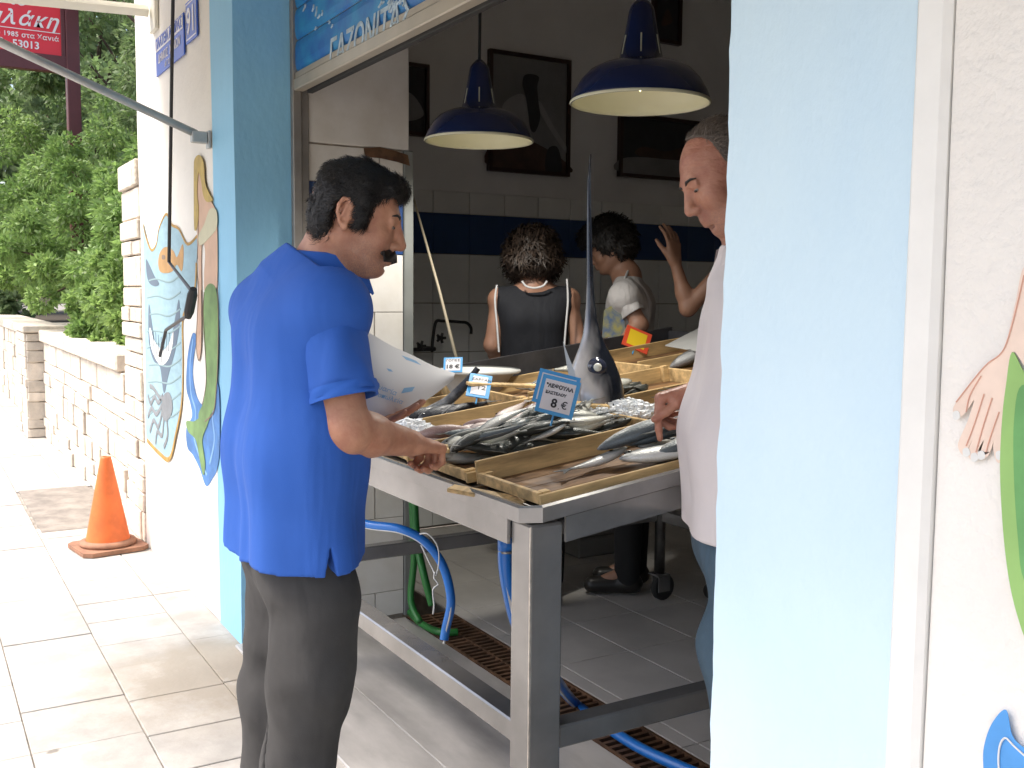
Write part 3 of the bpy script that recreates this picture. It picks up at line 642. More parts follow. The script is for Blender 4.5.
cut('body', [(146, 60), (158, 70), (160, 120), (170, 128), (182, 150), (186, 200), (186, 300), (180, 320), (160, 325), (158, 290), (160, 240), (155, 215), (152, 250), (153, 380), (152, 440), (147, 470), (142, 440), (143, 360), (146, 280), (143, 210), (146, 150), (142, 90)], 1, MSK, me_)
cut('sleeve', [(170, 148), (184, 150), (185, 185), (172, 205), (150, 225), (146, 205), (158, 180)], 2, pbr('mural_cream', (.55, .52, .36), .7, var=.1), me_)
cut('tail', [(160, 318), (172, 306), (184, 322), (187, 380), (187, 460), (183, 530), (178, 575), (158, 600), (150, 615), (146, 585), (156, 560), (162, 520), (160, 460), (156, 400), (156, 350)], 2, MGR, me_)
cut('tail_fin', [(152, 590), (136, 600), (120, 600), (124, 622), (140, 640), (148, 680), (156, 715), (160, 690), (154, 640), (164, 610), (170, 585)], 2.5, MGR, me_)
cut('hair', [(136, 60), (138, 40), (148, 32), (157, 50), (160, 90), (168, 112), (176, 128), (164, 132), (156, 118), (152, 90), (146, 70), (143, 110), (146, 150), (143, 185), (137, 190), (136, 130)], 3, MYE, me_)
line('outline', [(187, 300), (188, 400), (187, 470), (184, 530), (178, 580), (160, 600)], 2, MOUT, me_, .004)
line('outline', [(158, 325), (156, 370), (161, 460), (162, 520), (154, 565)], 2.3, MOUT, me_, .003)
line('outline', [(143, 60), (142, 110), (146, 190), (143, 260), (146, 330), (141, 430), (146, 470), (152, 440), (152, 320)], 1, MOUT, me_, .003)
rm = thing('right_mermaid_mural', 'large painted cut-out mermaid hip, hand and green tail on the right-hand wall', 'mural', (-.65, 0, 1.1))
rm.name = 'mermaid_mural.001'; WL[rm.name] = np.array((-.65, 0, 1.1))
PS = pbr('mural_pale_skin', (.78, .62, .52), .7, var=.08, vscale=20); PSL = pbr('mural_skin_line', (.62, .34, .26), .7)
kw = dict(scale=1, off=(0, 0))
cut('hand', [(1060, 230), (1026, 262), (1016, 300), (1008, 335), (1000, 354), (984, 368), (966, 390), (955, 404), (953, 412), (958, 418), (966, 412), (974, 400), (968, 420), (960, 438), (958, 447), (964, 455), (972, 440), (968, 452), (970, 459), (977, 459), (984, 440), (978, 452), (983, 459), (990, 452), (996, 432), (993, 446), (997, 462), (1003, 455), (1006, 400), (1012, 352), (1030, 372), (1060, 380)], 0, PS, rm, smooth=4, **kw)
for pts in ([(1024, 275), (1012, 325), (1002, 352), (984, 367), (956, 402)], [(984, 394), (974, 425), (966, 446)], [(992, 398), (982, 430), (976, 452)], [(999, 412), (990, 438), (986, 452)], [(981, 376), (970, 395), (966, 412)]):
    line('finger_line', pts, 0, PSL, rm, .0008, **kw)
for (x, y) in ((966, 452), (974, 457), (981, 455), (999, 455), (956, 415)):
    cut('nail', [(x-3, y-3), (x+2, y-4), (x+4, y+2), (x, y+5), (x-3, y+3)], .6, MWH, rm, smooth=3, **kw)
cut('tail', [(1012, 352), (1006, 385), (1002, 420), (1000, 470), (1003, 530), (1009, 580), (1018, 618), (1030, 648), (1060, 690), (1110, 700), (1110, 380), (1040, 385), (1024, 372)], 1, pbr('mural_leaf_green', (.28, .48, .15), .7, var=.1, vscale=8), rm, **kw)
cut('tail_shade', [(1022, 385), (1014, 420), (1014, 480), (1018, 540), (1024, 580), (1050, 620), (1110, 660), (1110, 420), (1050, 400)], 1.6, pbr('mural_mid_green', (.14, .36, .12), .7, var=.2, vscale=8), rm, **kw)
cut('tail_fin', [(1006, 710), (994, 720), (986, 738), (983, 760), (988, 800), (1010, 840), (1110, 860), (1110, 790), (1060, 775), (1024, 748), (1012, 735)], 1, pbr('mural_strong_blue', (.08, .30, .68), .7, var=.15, vscale=9), rm, **kw)
line('fin_line', [(1012, 800), (1000, 775), (999, 750), (1005, 738), (1016, 748), (1040, 768), (1080, 790)], 1.5, MWH, rm, .0012, **kw)

# ---------------------------------------------------------------- stone walls, quoin pier
def stones(m, x0, x1, yf, z0, z1, seed, rows=None, dy=.02, axis='x', sgn=-1):
    g = random.Random(seed); z = z0
    while z < z1-.02:
        h = min(g.choice([.085, .11, .14, .17]), z1-z)
        if z1-(z+h) < .05: h = z1-z
        x = x0
        while x < x1-.01:
            w = min(g.uniform(.14, .46), x1-x)
            if x1-(x+w) < .08: w = x1-x
            p = g.uniform(.0, dy); j = .004
            if axis == 'x': m.box(x+j, x+w-j, *sorted((yf+sgn*p, yf+.1*-sgn)), z+j, z+h-j, .006)
            else: m.box(*sorted((yf+sgn*p, yf+.1*-sgn)), x+j, x+w-j, z+j, z+h-j, .006)
            x += w
        z += h
qp = thing('stone_pier', 'tall pale stone pier ending the white wall beside the low garden wall', 'pier', (-5.95, 0, 0))
m = MB(); m.box(-6.19, -5.70, .02, .40, 0, 2.06); mk('core', m.vf, MORTAR, qp)
m = MB(); stones(m, -6.2, -5.692, .0, 0, 2.08, 11, dy=.02); stones(m, -.0, .4, -6.2, 0, 2.08, 12, dy=.02, axis='y'); mk('stonework', m.vf, STONE, qp)
lw = thing('garden_wall', 'low pale stone wall with flat capping, hedge plants leaning over it', 'wall', (-9, 0, 0))
m = MB(); m.box(-26, -6.21, .02, .30, 0, .895); mk('core', m.vf, MORTAR, lw)
m = MB(); stones(m, -10.35, -6.22, .0, 0, .9, 21, dy=.025); stones(m, -26, -11.2, .0, 0, .9, 22, dy=.025); mk('stonework', m.vf, STONE, lw)
m = MB(); x = -26
while x < -6.3:
    w = rg.uniform(.45, .7); w = min(w, -6.22-x); m.box(x+.004, x+w-.004, -.045, .34, .903, 1.01, .012); x += w
mk('capping', m.vf, STONE, lw)
gp = thing('gate_pier', 'square stone pier standing out from the far part of the garden wall', 'pier', (-10.8, 0, 0))
m = MB(); m.box(-11.15, -10.37, -.13, .38, 0, .97); mk('core', m.vf, MORTAR, gp)
m = MB(); stones(m, -11.17, -10.35, -.15, 0, .98, 31, dy=.02); stones(m, -.15, .4, -10.35, 0, .98, 32, dy=.02, axis='y', sgn=1); mk('stonework', m.vf, STONE, gp)
m = MB(); m.box(-11.22, -10.30, -.18, .44, .985, 1.05, .01); mk('capping', m.vf, STONE, gp)
m = MB(); m.box(-26, -6.21, .345, 8, 0, .90); mk('raised_garden_soil', m.vf, pbr('soil', (.05, .035, .02), .95, var=.4, vscale=5), kind='structure')

# ---------------------------------------------------------------- restaurant sign on a dark red post
SRED = pbr('sign_red', (.68, .02, .035), .4); SFR = pbr('maroon_frame', (.10, .018, .02), .45, var=.15, vscale=5)
X0 = -10.9
sg = thing('restaurant_sign', 'red restaurant sign board with white script, on a dark red post among leaves', 'sign', (X0, .37, 1))
m = MB(); m.box(X0-.08, X0+.06, .335, .455, .93, 4.9, .006); mk('post', m.vf, SFR, sg)
m = MB(); m.box(X0-.05, X0+.04, -1.5, .34, 3.47, 3.63, .006); m.box(X0-.05, X0+.04, -1.5, .335, 4.75, 4.9, .006); m.box(X0-.05, X0+.035, .295, .334, 3.57, 4.74, .004); m.box(X0-.05, X0+.035, -1.5, -1.42, 3.57, 4.74, .004); mk('frame', m.vf, SFR, sg)
m = MB(); m.box(X0-.03, X0+.012, -1.42, .295, 3.56, 4.75); bo = mk('board', m.vf, SRED, sg)
ex, ey, ez = (0, 1, 0), (0, 0, 1), (1, 0, 0)
SW = pbr('sign_white', (.75, .72, .7), .5)
def stx(s, size, y, z, **k): 
    V, F = text_vf(s, size, **k); V[:, 0] -= V[:, 0].max()
    mk('lettering', place((V, F), (X0+.014, y, z), ex, ey, ez), SW, bo)
stx('Ταβέρνα το', .16, .02, 4.11, shear=.4, bold=.003)
stx('ρουλάκη', .185, .285, 3.935, shear=.4, bold=.003, spacing=1.15)
m = MB(); m.box(X0+.013, X0+.016, -1.35, .29, 3.838, 3.845); mk('rule', m.vf, SW, bo)
stx('Από το 1985 στα Χανιά', .062, .275, 3.785, bold=.001, spacing=1.1)
stx('τηλ. 53013', .095, .10, 3.70, bold=.002)

# ---------------------------------------------------------------- vegetation
def leafmat(name, col, col2):
    m_ = pbr(name, col, .5, var=.1, vscale=1.2, col2=col2, island=.35)
    t = m_.node_tree; b = t.nodes['Principled BSDF']; out = t.nodes['Material Output']
    tr = t.nodes.new('ShaderNodeBsdfTranslucent'); mx = t.nodes.new('ShaderNodeMixShader'); mx.inputs[0].default_value = .45
    t.links.new(b.inputs['Base Color'].links[0].from_socket, tr.inputs[0]); t.links.new(b.outputs[0], mx.inputs[1]); t.links.new(tr.outputs[0], mx.inputs[2]); t.links.new(mx.outputs[0], out.inputs[0]); return m_
LF1 = leafmat('jasmine_leaf', (.27, .39, .12), (.16, .27, .07)); LF2 = leafmat('tree_leaf', (.24, .34, .14), (.14, .22, .08)); LF3 = leafmat('dark_leaf', (.25, .33, .16), (.15, .22, .10))
BARK = pbr('bark', (.09, .06, .04), .9, var=.4, vscale=10, bump=.8, bscale=30, bdist=.01)
def leaves(C, n, size, asp, seed, spread, droop=.3):
    g = np.random.default_rng(seed); i = g.integers(0, len(C), n)
    d = g.normal(size=(n, 3)); d /= np.linalg.norm(d, axis=1)[:, None]; rad = g.uniform(.45, 1.0, (n, 1))**.6
    P = C[i, :3]+d*rad*C[i, 3:4]*np.array([1, 1, .8])
    a = d+g.normal(0, .6, (n, 3)); a[:, 2] -= droop; a /= np.linalg.norm(a, axis=1)[:, None]
    b = np.cross(a, g.normal(size=(n, 3))); b /= np.linalg.norm(b, axis=1)[:, None]; c = np.cross(a, b)
    s = size*g.uniform(.6, 1.4, (n, 1)); w = s*asp
    V = np.stack([P, P+a*s*.5+b*w+c*w*.3, P+a*s, P+a*s*.5-b*w+c*w*.3], 1).reshape(-1, 3)
    return V, (np.arange(n)[:, None]*4+np.array([[0, 1, 2, 3]]))
def plant(kind, label, cat, base, trunk_h, blobs, n, size, asp, mat, seed, group=None, sub=7, subr=.32):
    g = np.random.default_rng(seed); t = thing(kind, label, cat, base, group); base = np.array(base)
    C = []
    for (cx, cy, cz, r) in blobs:
        for _ in range(sub):
            d = g.normal(size=3); d /= np.linalg.norm(d); C.append([cx+d[0]*r*.75, cy+d[1]*r*.75, cz+d[2]*r*.7, r*subr*g.uniform(.7, 1.5)])
    C = np.array(C); m = MB(); top = base+np.array([0, 0, trunk_h])
    m.tube([base, base*.5+top*.5+g.normal(0, .03, 3), top], [.035*trunk_h+.03, .028*trunk_h+.025, .02*trunk_h+.02], 8)
    for q in C[::max(1, len(C)//16)]:
        mid = (top+q[:3])/2+g.normal(0, .08, 3); m.tube([top, mid, q[:3]], [.02*trunk_h+.008, .012*trunk_h+.006, .004], 6)
    mk('trunk', m.vf, BARK, t, smooth=True)
    mk('crown', leaves(C, n, size, asp, seed+1, 1), mat, t)
    return t
plant('jasmine_bush', 'bright green bush spilling over the stone wall beside the tall stone pier', 'bush', (-8.2, .85, .93), .5,
      [(-7.6, .42, 1.45, .34), (-8.1, .38, 1.3, .33), (-7.9, .5, 1.75, .38), (-8.5, .5, 1.6, .42), (-8.6, .6, 2.0, .42), (-7.4, .7, 1.9, .4), (-7.9, .8, 2.2, .45), (-8.9, .35, 1.3, .3), (-8.9, .7, 2.3, .4), (-7.2, .5, 1.35, .25), (-7.3, .33, 1.15, .22), (-7.8, .28, 1.05, .25), (-8.4, .25, 1.05, .25), (-7.1, .35, 1.05, .2), (-9.0, .25, 1.1, .26), (-8.0, .2, 1.45, .3)], 48000, .055, .2, LF1, 5)
plant('jasmine_bush', 'bright green bush farther along the garden wall, around the far stone pier', 'bush', (-10.4, .9, .93), .6,
      [(-9.6, .45, 1.5, .4), (-9.9, .5, 2.0, .45), (-10.3, .55, 2.5, .5), (-9.5, .8, 2.3, .5), (-11.4, .35, 1.9, .5), (-11.8, .4, 2.5, .55), (-12.6, .3, 1.7, .5), (-12.4, .4, 2.4, .5), (-9.9, .1, 1.4, .3), (-10.5, .0, 1.75, .38), (-11.2, -.05, 1.7, .4), (-11.9, -.1, 1.9, .45), (-12.8, -.2, 2.2, .55), (-13.6, -.3, 2.0, .6), (-13.2, -.2, 2.9, .6), (-14.6, -.3, 1.9, .6), (-11, .8, 2.9, .5)], 46000, .06, .2, LF1, 15)
plant('garden_tree', 'broad green tree right behind the red sign post', 'tree', (-13.5, 2.2, .93), 1.6,
      [(-13, 1.2, 3.2, .9), (-13.4, 2.0, 4.2, 1.1), (-12.8, 2.3, 3.0, 1.0), (-14.2, 1.0, 4.6, 1.1), (-13.2, 2.6, 5.3, 1.1), (-14, .3, 3.6, .8), (-13.6, 1.4, 5.6, 1.0), (-13.6, 1.7, 2.2, .7)], 38000, .085, .26, LF2, 25, sub=10)
plant('garden_tree', 'tall tree farther back behind the bushes, its trunk hidden', 'tree', (-17.5, 1.5, .93), 2.2,
      [(-17, .6, 3.0, 1.2), (-17.5, 1.6, 4.6, 1.4), (-17, 2.6, 3.4, 1.3), (-18, .2, 5.5, 1.4), (-17, 1.8, 6.4, 1.4), (-17.2, .4, 1.7, .9), (-17, 3.2, 5.6, 1.4), (-17, 1.4, 2.0, .9)], 30000, .12, .28, LF3, 35, sub=10)
plant('garden_tree', 'farthest dark tree closing the view above the garden wall', 'tree', (-23, 2.5, .93), 2.5,
      [(-23, .2, 2.6, 1.9), (-23, 2.2, 4, 2.2), (-23, 4.2, 3, 2.0), (-24, .2, 6, 2.2), (-23, 2.8, 7.4, 2.2), (-24, 4.6, 6.5, 2.2), (-23, -1.2, 4.4, 1.6)], 30000, .19, .33, LF3, 45, sub=12)
plant('climbing_shrub', 'pale green tree with thin bent branches beside the white wall end', 'tree', (-10.2, 2.0, .93), 2.0,
      [(-9.8, 1.2, 3.3, .6), (-10.2, 1.5, 3.9, .7), (-9.6, 1.0, 2.7, .5), (-10.4, .9, 4.3, .6), (-9.4, 1.6, 3.4, .6)], 16000, .06, .16, leafmat('pale_leaf', (.20, .27, .11), (.12, .19, .07)), 55)

# ---------------------------------------------------------------- traffic cone
ORG = pbr('faded_orange_plastic', (.68, .14, .025), .55, var=.2, vscale=10, bump=.1, bscale=40, detail=9); ORD = pbr('dirty_cone_base', (.30, .15, .09), .8, var=.3, vscale=14)
spots(ORG, 9, .12, (.12, .06, .04))
cc_ = (-5.70, -.20, .003)
tcn = thing('traffic_cone', 'faded orange traffic cone standing on the pavement by the wall', 'traffic cone', cc_)
m = MB(); m.lathe(cc_, [(.118, .028), (.112, .05), (.028, .485), (.026, .495), (.016, .495), (.016, .47), (.1, .03)], 36); mk('cone_body', m.vf, ORG, tcn, smooth=True)
m = MB(); m.lathe(cc_, [(.118, .02), (.140, .022), (.146, .035), (.138, .048), (.114, .052)], 36); mk('collar', m.vf, ORD, tcn, smooth=True)
m = MB(); P = []
for k in range(4):
    a = math.pi/4+k*math.pi/2+.15
    for d in (-.12, .12): P.append((cc_[0]+.215*math.cos(a+d), cc_[1]+.215*math.sin(a+d), cc_[2]))
m.prism(P, (0, 0, .022)); mk('base', m.vf, ORD, tcn)

# ================================================================== INSIDE THE SHOP
# ---------------------------------------------------------------- pendant lamps
LBLUE = pbr('navy_enamel', (.012, .02, .075), .22, coat=.4); LIN = pbr('cream_enamel', (.62, .61, .46), .35)
BULB = pbr('lit_bulb', (1, .95, .8), .3, emit=((1, .88, .55), 1.2))
def lamp(label, c, top):
    t = thing('pendant_lamp', label, 'lamp', tuple(c), 'navy enamel pendant lamps'); c = np.array(c)
    prof = [(.203, -.004), (.206, 0), (.203, .012), (.196, .03), (.176, .065), (.150, .092), (.118, .108), (.074, .114), (.066, .120), (.060, .15), (.046, .215), (.038, .262), (.034, .275), (.026, .286), (.012, .30)]
    m = MB(); m.lathe(c, prof, 48); sh_ = mk('shade', m.vf, LBLUE, t, smooth=True)
    m = MB(); m.lathe(c, [(.2035, -.0035), (.199, .0), (.199, .008), (.192, .03), (.172, .062), (.146, .088), (.114, .103), (.065, .108), (.054, .14), (.02, .2)], 48); mk('inner_reflector', m.vf, LIN, sh_, smooth=True)
    m = MB(); m.lathe(c, [(.2065, -.004), (.2085, .0), (.2065, .004)], 48); mk('rim', m.vf, LIN, sh_, smooth=True)
    m = MB(); m.lathe(c, [(.002, .035), (.02, .04), (.03, .06), (.028, .08), (.016, .10), (.014, .13)], 20); mk('bulb', m.vf, BULB, t, smooth=True)
    m = MB(); m.tube([c+np.array([0, 0, .295]), c+np.array([.003, .002, (top-c[2])*.6]), (c[0], c[1], top)], .006, 8); mk('cord', m.vf, BLACKM, t)
    for k in range(6):
        a = math.atan2(CAMLOC[1]-c[1], CAMLOC[0]-c[0])+k*math.pi/3; m = MB(); d = np.array([math.cos(a), math.sin(a), 0])
        m.tube([c+d*.0625+np.array([0, 0, .135]), c+d*.0520+np.array([0, 0, .19])], .0022, 6); mk('lit_vent_slot', m.vf, LIN, sh_)  # pale strips: bulb light showing through the slots, given as cream colour
    ld = bpy.data.lights.new('lamp_light', 'SPOT'); ld.energy = 13; ld.spot_size = R(150); ld.spot_blend = .7; ld.color = (1, .96, .88); ld.shadow_soft_size = .05
    lo = bpy.data.objects.new('lamp_light', ld); COL.objects.link(lo); lo.parent = t; lo.location = (0, 0, .02)
    return t
l1 = A(640, 103, 3.0); l2 = A(479, 141, 3.85)
lamp('larger looking navy enamel pendant lamp nearest the camera, beside the balding man', l1, 3.5)
lamp('navy enamel pendant lamp hanging farther back in front of the framed picture', l2, 3.5)
# ---------------------------------------------------------------- framed pictures on the side wall
FRM = pbr('dark_picture_frame', (.035, .015, .012), .4)
def picture(label, y0, y1, z0, z1, mat, items=()):
    t = thing('framed_picture', label, 'picture', (-5.28, (y0+y1)/2, z0))
    m = MB(); w = .022
    for a in ((y0, y1, z0, z0+w), (y0, y1, z1-w, z1), (y0, y0+w, z0+w, z1-w), (y1-w, y1, z0+w, z1-w)): m.box(-5.304, -5.268, a[0], a[1], a[2], a[3])
    mk('frame', m.vf, FRM, t)
    m = MB(); m.box(-5.303, -5.285, y0+w, y1-w, z0+w, z1-w); mk('print', m.vf, mat, t)
    for i, (nm, pts, mt) in enumerate(items):
        P = spl([(-5.283+.0015*i, y0+u*(y1-y0), z0+v*(z1-z0)) for u, v in pts], 4, True); m = MB(); m.prism(P, (-.001, 0, 0)); mk(nm, m.vf, mt, t)
PG = pbr('print_grey', (.22, .22, .225), .6, var=.25, vscale=3); PD = pbr('print_dark', (.035, .035, .04), .6, var=.3, vscale=9); PB = pbr('print_brown', (.08, .045, .035), .6, var=.4, vscale=8); PL = pbr('print_pale', (.30, .30, .31), .6, var=.1)
picture('large framed print of a figure at a boat rail, behind the far lamp', 1.89, 2.46, 2.10, 2.80, PG,
        [('printed_deck', [(.03, .03), (.03, .22), (.3, .30), (.6, .26), (.97, .12), (.97, .03)], PB), ('printed_sail', [(.16, .52), (.25, .62), (.42, .66), (.5, .5), (.5, .34), (.3, .4)], PL), ('printed_rail', [(.62, .62), (.8, .42), (.97, .25), (.97, .2), (.78, .36), (.6, .56)], PL), ('printed_net', [(.70, .03), (.72, .22), (.84, .25), (.9, .12), (.88, .03)], PD),
         ('printed_figure', [(.40, .74), (.42, .82), (.52, .84), (.60, .82), (.58, .74), (.60, .60), (.62, .48), (.56, .36), (.50, .38), (.47, .52), (.44, .64)], PD)])
picture('narrow dark framed print at the left, by the white jamb', 1.20, 1.50, 2.26, 2.66, PD, [('printed_shape', [(.2, .4), (.4, .6), (.7, .55), (.9, .3), (.5, .2)], PG)])
picture('dark framed print of a boat, partly behind the nearest lamp', 2.84, 3.6, 2.13, 2.53, PD, [('printed_sea', [(.03, .06), (.03, .28), (.4, .34), (.97, .30), (.97, .06)], PG), ('printed_hull', [(.2, .35), (.25, .5), (.5, .46), (.7, .55), (.8, .36)], PB)])
picture('small dark framed print high up near the ceiling', 3.09, 3.32, 3.0, 3.36, PD, [('printed_mark', [(.3, .3), (.5, .6), (.7, .4)], PB)])
# ---------------------------------------------------------------- tap on the side wall
tp_ = thing('wall_tap', 'dark old swan neck tap on the tiled side wall behind the leaning stick', 'tap', (-5.25, 1.5, 1.1))
m = MB(); X = -5.20
pts = [onp(x, y, 0, X) for x, y in ((432, 352), (433, 338), (436, 322), (443, 321), (460, 322), (467, 323), (471, 328), (471, 334))]
m.tube(spl(pts, 5), .009, 10); mk('spout', m.vf, BLACKM, tp_, smooth=True)
m = MB(); a = onp(408, 350, 0, X); b = onp(434, 349, 0, X); m.tube([a, b], .012, 8); m.tube([b, b-np.array([.09, 0, 0])], .014, 8); m.tube([a, a-np.array([.09, 0, 0])], .014, 8); mk('pipe', m.vf, BLACKM, tp_)
for (x, y) in ((441, 338), (421, 346)):
    c = onp(x, y, 0, X+.02); m = MB()
    for k in range(5):
        an = k*2*math.pi/5; m.tube([c, c+np.array([0, math.cos(an), math.sin(an)])*.03], .008, 6)
    m.tube([c-np.array([.03, 0, 0]), c+np.array([.01, 0, 0])], .012, 8); mk('handle', m.vf, BLACKM, tp_)

# ---------------------------------------------------------------- steel table
SL = math.tan(R(7.4)); TX0, TX1, TY0, TY1 = -3.56, -1.783, .026, 1.86
def tz(y, off=0.0): return .90+off+SL*(y-TY0)
tb = thing('fish_table', 'long sloping stainless steel display table on square legs', 'table', (-2.7, .9, 0))
def slab(m, x0, x1, y0, y1, o0, o1):
    m.add([(x, y, tz(y, o)) for x in (x0, x1) for y in (y0, y1) for o in (o0, o1)], [(0, 1, 3, 2), (4, 6, 7, 5), (0, 4, 5, 1), (2, 3, 7, 6), (0, 2, 6, 4), (1, 5, 7, 3)])
m = MB(); slab(m, TX0+.02, TX1-.02, TY0+.02, TY1-.02, -.004, .006); mk('tray', m.vf, STEEL2, tb)
# rolled front and side rims with a chamfered corner
def rim(profile, name, mat):
    """profile: (outset, dz) swept round front edge, chamfer and right side"""
    m = MB(); path = [(TX0, TY0, 0, -1), (TX1-.028, TY0, 0, -1), (TX1, TY0+.028, 1, 0), (TX1, TY1, 1, 0)]
    V = []; n = len(profile)
    for (x, y, nx_, ny_) in [(TX0, TY0, 0, -1), (TX1-.034, TY0, 0.25, -1), (TX1, TY0+.034, 1, -.25), (TX1, TY1, 1, 0)]:
        for (o, dz) in profile: xx = x+nx_*o; yy_ = y+ny_*o; V.append((xx, yy_, tz(y)+dz))
    F = [(i*n+k, (i+1)*n+k, (i+1)*n+(k+1) % n, i*n+(k+1) % n) for i in range(3) for k in range(n)]
    F += [tuple(range(n)), tuple(3*n+k for k in range(n-1, -1, -1))]
    return mk(name, (V, F), mat, tb)
rim([(-.03, .006), (-.022, .026), (-.004, .030), (.004, .026), (.004, -.006), (-.022, -.010)], 'rim', STEEL)
m = MB(); m.add([(x, y, z) for x in (TX0, TX1-.0975) for y in (TY0+.006, TY0+.014) for z in (tz(TY0)-.066, tz(TY0)-.0105)], MB().box(0, 1, 0, 1, 0, 1).F); mk('apron', m.vf, STEEL, tb)
m = MB(); m.add([(x, y, tz(y)+z) for x in (TX1-.014, TX1-.006) for y in (TY0+.0995, TY1) for z in (-.066, -.0105)], MB().box(0, 1, 0, 1, 0, 1).F); mk('apron', m.vf, STEEL, tb)
m = MB(); slab(m, TX0, TX0+.02, TY0, TY1, -.05, .10); slab(m, TX0+.02, TX1-.01, TY1-.02, TY1, -.05, .085); mk('back_rim', m.vf, DARKSTEEL, tb)
def leg(x0, x1, y0, y1, ztop):
    m = MB(); m.box(x0, x1, y0, y1, .035, ztop, .005); l = mk('leg', m.vf, STEEL, tb)
    m = MB(); m.lathe(((x0+x1)/2, (y0+y1)/2, .003), [(.0, 0), (.03, 0), (.03, .015), (.012, .02), (.012, .034)], 16); mk('foot', m.vf, RUBBER, l)
leg(TX1-.097, TX1-.015, TY0+.015, TY0+.099, tz(TY0, -.0108)); leg(TX0+.01, TX0+.08, TY0+.012, TY0+.08, tz(TY0, -.02))
def castor_leg(x, y, zt):
    m = MB(); m.tube([(x, y, .13), (x, y, zt)], .024, 14); lg = mk('leg', m.vf, STEEL2, tb, smooth=True)
    m = MB(); m.box(x-.036, x+.036, y-.036, y+.036, .118, .128, .002); m.box(x-.024, x-.019, y-.02, y+.045, .045, .1175); m.box(x+.019, x+.024, y-.02, y+.045, .045, .1175); mk('fork', m.vf, STEEL, lg)
    V = []; nn = 24; pr = [(.020, -.014), (.052, -.015), (.060, -.009), (.060, .009), (.052, .015), (.020, .014)]
    for (r_, o_) in pr:
        for k in range(nn): a = 2*math.pi*k/nn; V.append((x+o_, y+.02+r_*math.cos(a), .062+r_*math.sin(a)))
    F = [(i*nn+k, i*nn+(k+1) % nn, ((i+1) % 6)*nn+(k+1) % nn, ((i+1) % 6)*nn+k) for i in range(6) for k in range(nn)]; mk('castor_wheel', (V, F), RUBBER, lg)
castor_leg(TX1-.05, TY1-.06, tz(TY1, -.03)); castor_leg(TX0+.04, TY1-.06, tz(TY1, -.03))
leg_z = .375
for (nm, b) in (('front_rail', (TX0+.082, TX1-.099, TY0+.026, TY0+.086)), ('side_rail', (TX1-.078, TX1-.024, TY0+.101, TY1-.102)), ('side_rail', (TX0+.02, TX0+.07, TY0+.084, TY1-.102)), ('back_rail', (TX0+.082, TX1-.094, TY1-.09, TY1-.04))):
    m = MB(); m.box(b[0], b[1], b[2], b[3], leg_z, leg_z+.052, .004); mk(nm, m.vf, STEEL, tb)
m = MB(); m.box(TX1-.0175, TX1-.0140, TY0+.0140, TY0+.0175, .04, tz(TY0)-.014); mk('corner_weld', m.vf, pbr('weld_bead', (.75, .68, .60), .3, metal=.6, var=.3, vscale=30), tb)

# ---------------------------------------------------------------- crates
ROT = R(7.4)
GROUPC = 'wooden fish crates laid out on the sloping table'
def crate_proto():
    t = thing('fish_crate', 'x', 'crate', (0, 0, 0), GROUPC)
    w, l, hgt = .30, .57, .052
    for x0, hg in ((0, .062), (w-.009, .030)):
        m = MB(); m.box(x0, x0+.009, .0, l, .004, hg, .0015); mk('side_board', m.vf, WOOD, t)
    for y0 in (0.0, l-.012):
        m = MB(); m.box(.0095, w-.0095, y0, y0+.012, .008, hgt-.018 if y0 == 0 else hgt+.004, .0015); mk('end_board', m.vf, WOOD, t)
    for (x, y) in ((.0095, .0125), (w-.0305, .0125), (.0095, l-.0335), (w-.0305, l-.0335)):
        m = MB(); m.box(x, x+.021, y, y+.021, .009, (.034 if x > .1 else .066) if y > .1 else .034, .001); mk('corner_post', m.vf, WOOD, t)
    m = MB()
    for k in range(4): m.box(.0095+k*.0705, .0095+k*.0705+.068, .0125, l-.0125, .002, .0085, .001)
    mk('base_boards', m.vf, WETWOOD, t)
    return t
crates = {}
cl = [('A', -2.125, .055, -.02, 'nearest wooden crate at the table corner, nearly empty, its bottom stained brown'),
      ('B', -2.445, .05, -.03, 'wooden crate full of grey fish under the eight euro sign'),
      ('C', -2.79, .06, -.06, 'wooden crate holding a few pinkish fish, third from the near corner'),
      ('D', -3.13, .06, -.08, 'wooden crate behind the white wrapping paper, fourth from the near corner'),
      ('E', -3.47, .06, -.04, 'wooden crate at the left end of the front row, by the paper sheet'),
      ('F', -2.15, .67, -.02, 'second row crate behind the stained empty one, silver fish inside'),
      ('G', -2.50, .68, -.03, 'second row crate in which the swordfish head stands upright'),
      ('H', -2.86, .69, -.05, 'second row crate just left of the swordfish head'),
      ('I', -3.22, .70, -.03, 'second row crate near the white plastic tub'),
      ('K', -3.02, 1.27, -.03, 'third row crate with the yellow sign behind small dark fish'),
      ('L', -3.40, 1.27, -.02, 'far left crate in the back row, bare pale wood'),
      ('M', -2.60, 1.28, -.03, 'back row crate holding long silver fish right of the yellow sign'),
      ('N', -2.20, 1.28, -.02, 'back row crate hidden partly behind the balding man')]
pc0 = crate_proto()
for i, (k, x, y, rz, lab) in enumerate(cl):
    c = pc0 if i == 0 else dup(pc0)
    y += .035 if y < .5 else .0; c.location = (x, y, tz(y, .008)); c.rotation_euler = Euler((ROT, 0, rz), 'XYZ'); c['label'] = lab; crates[k] = c
bpy.context.view_layer.update()
def CM(k): return crates[k].matrix_basis.copy()
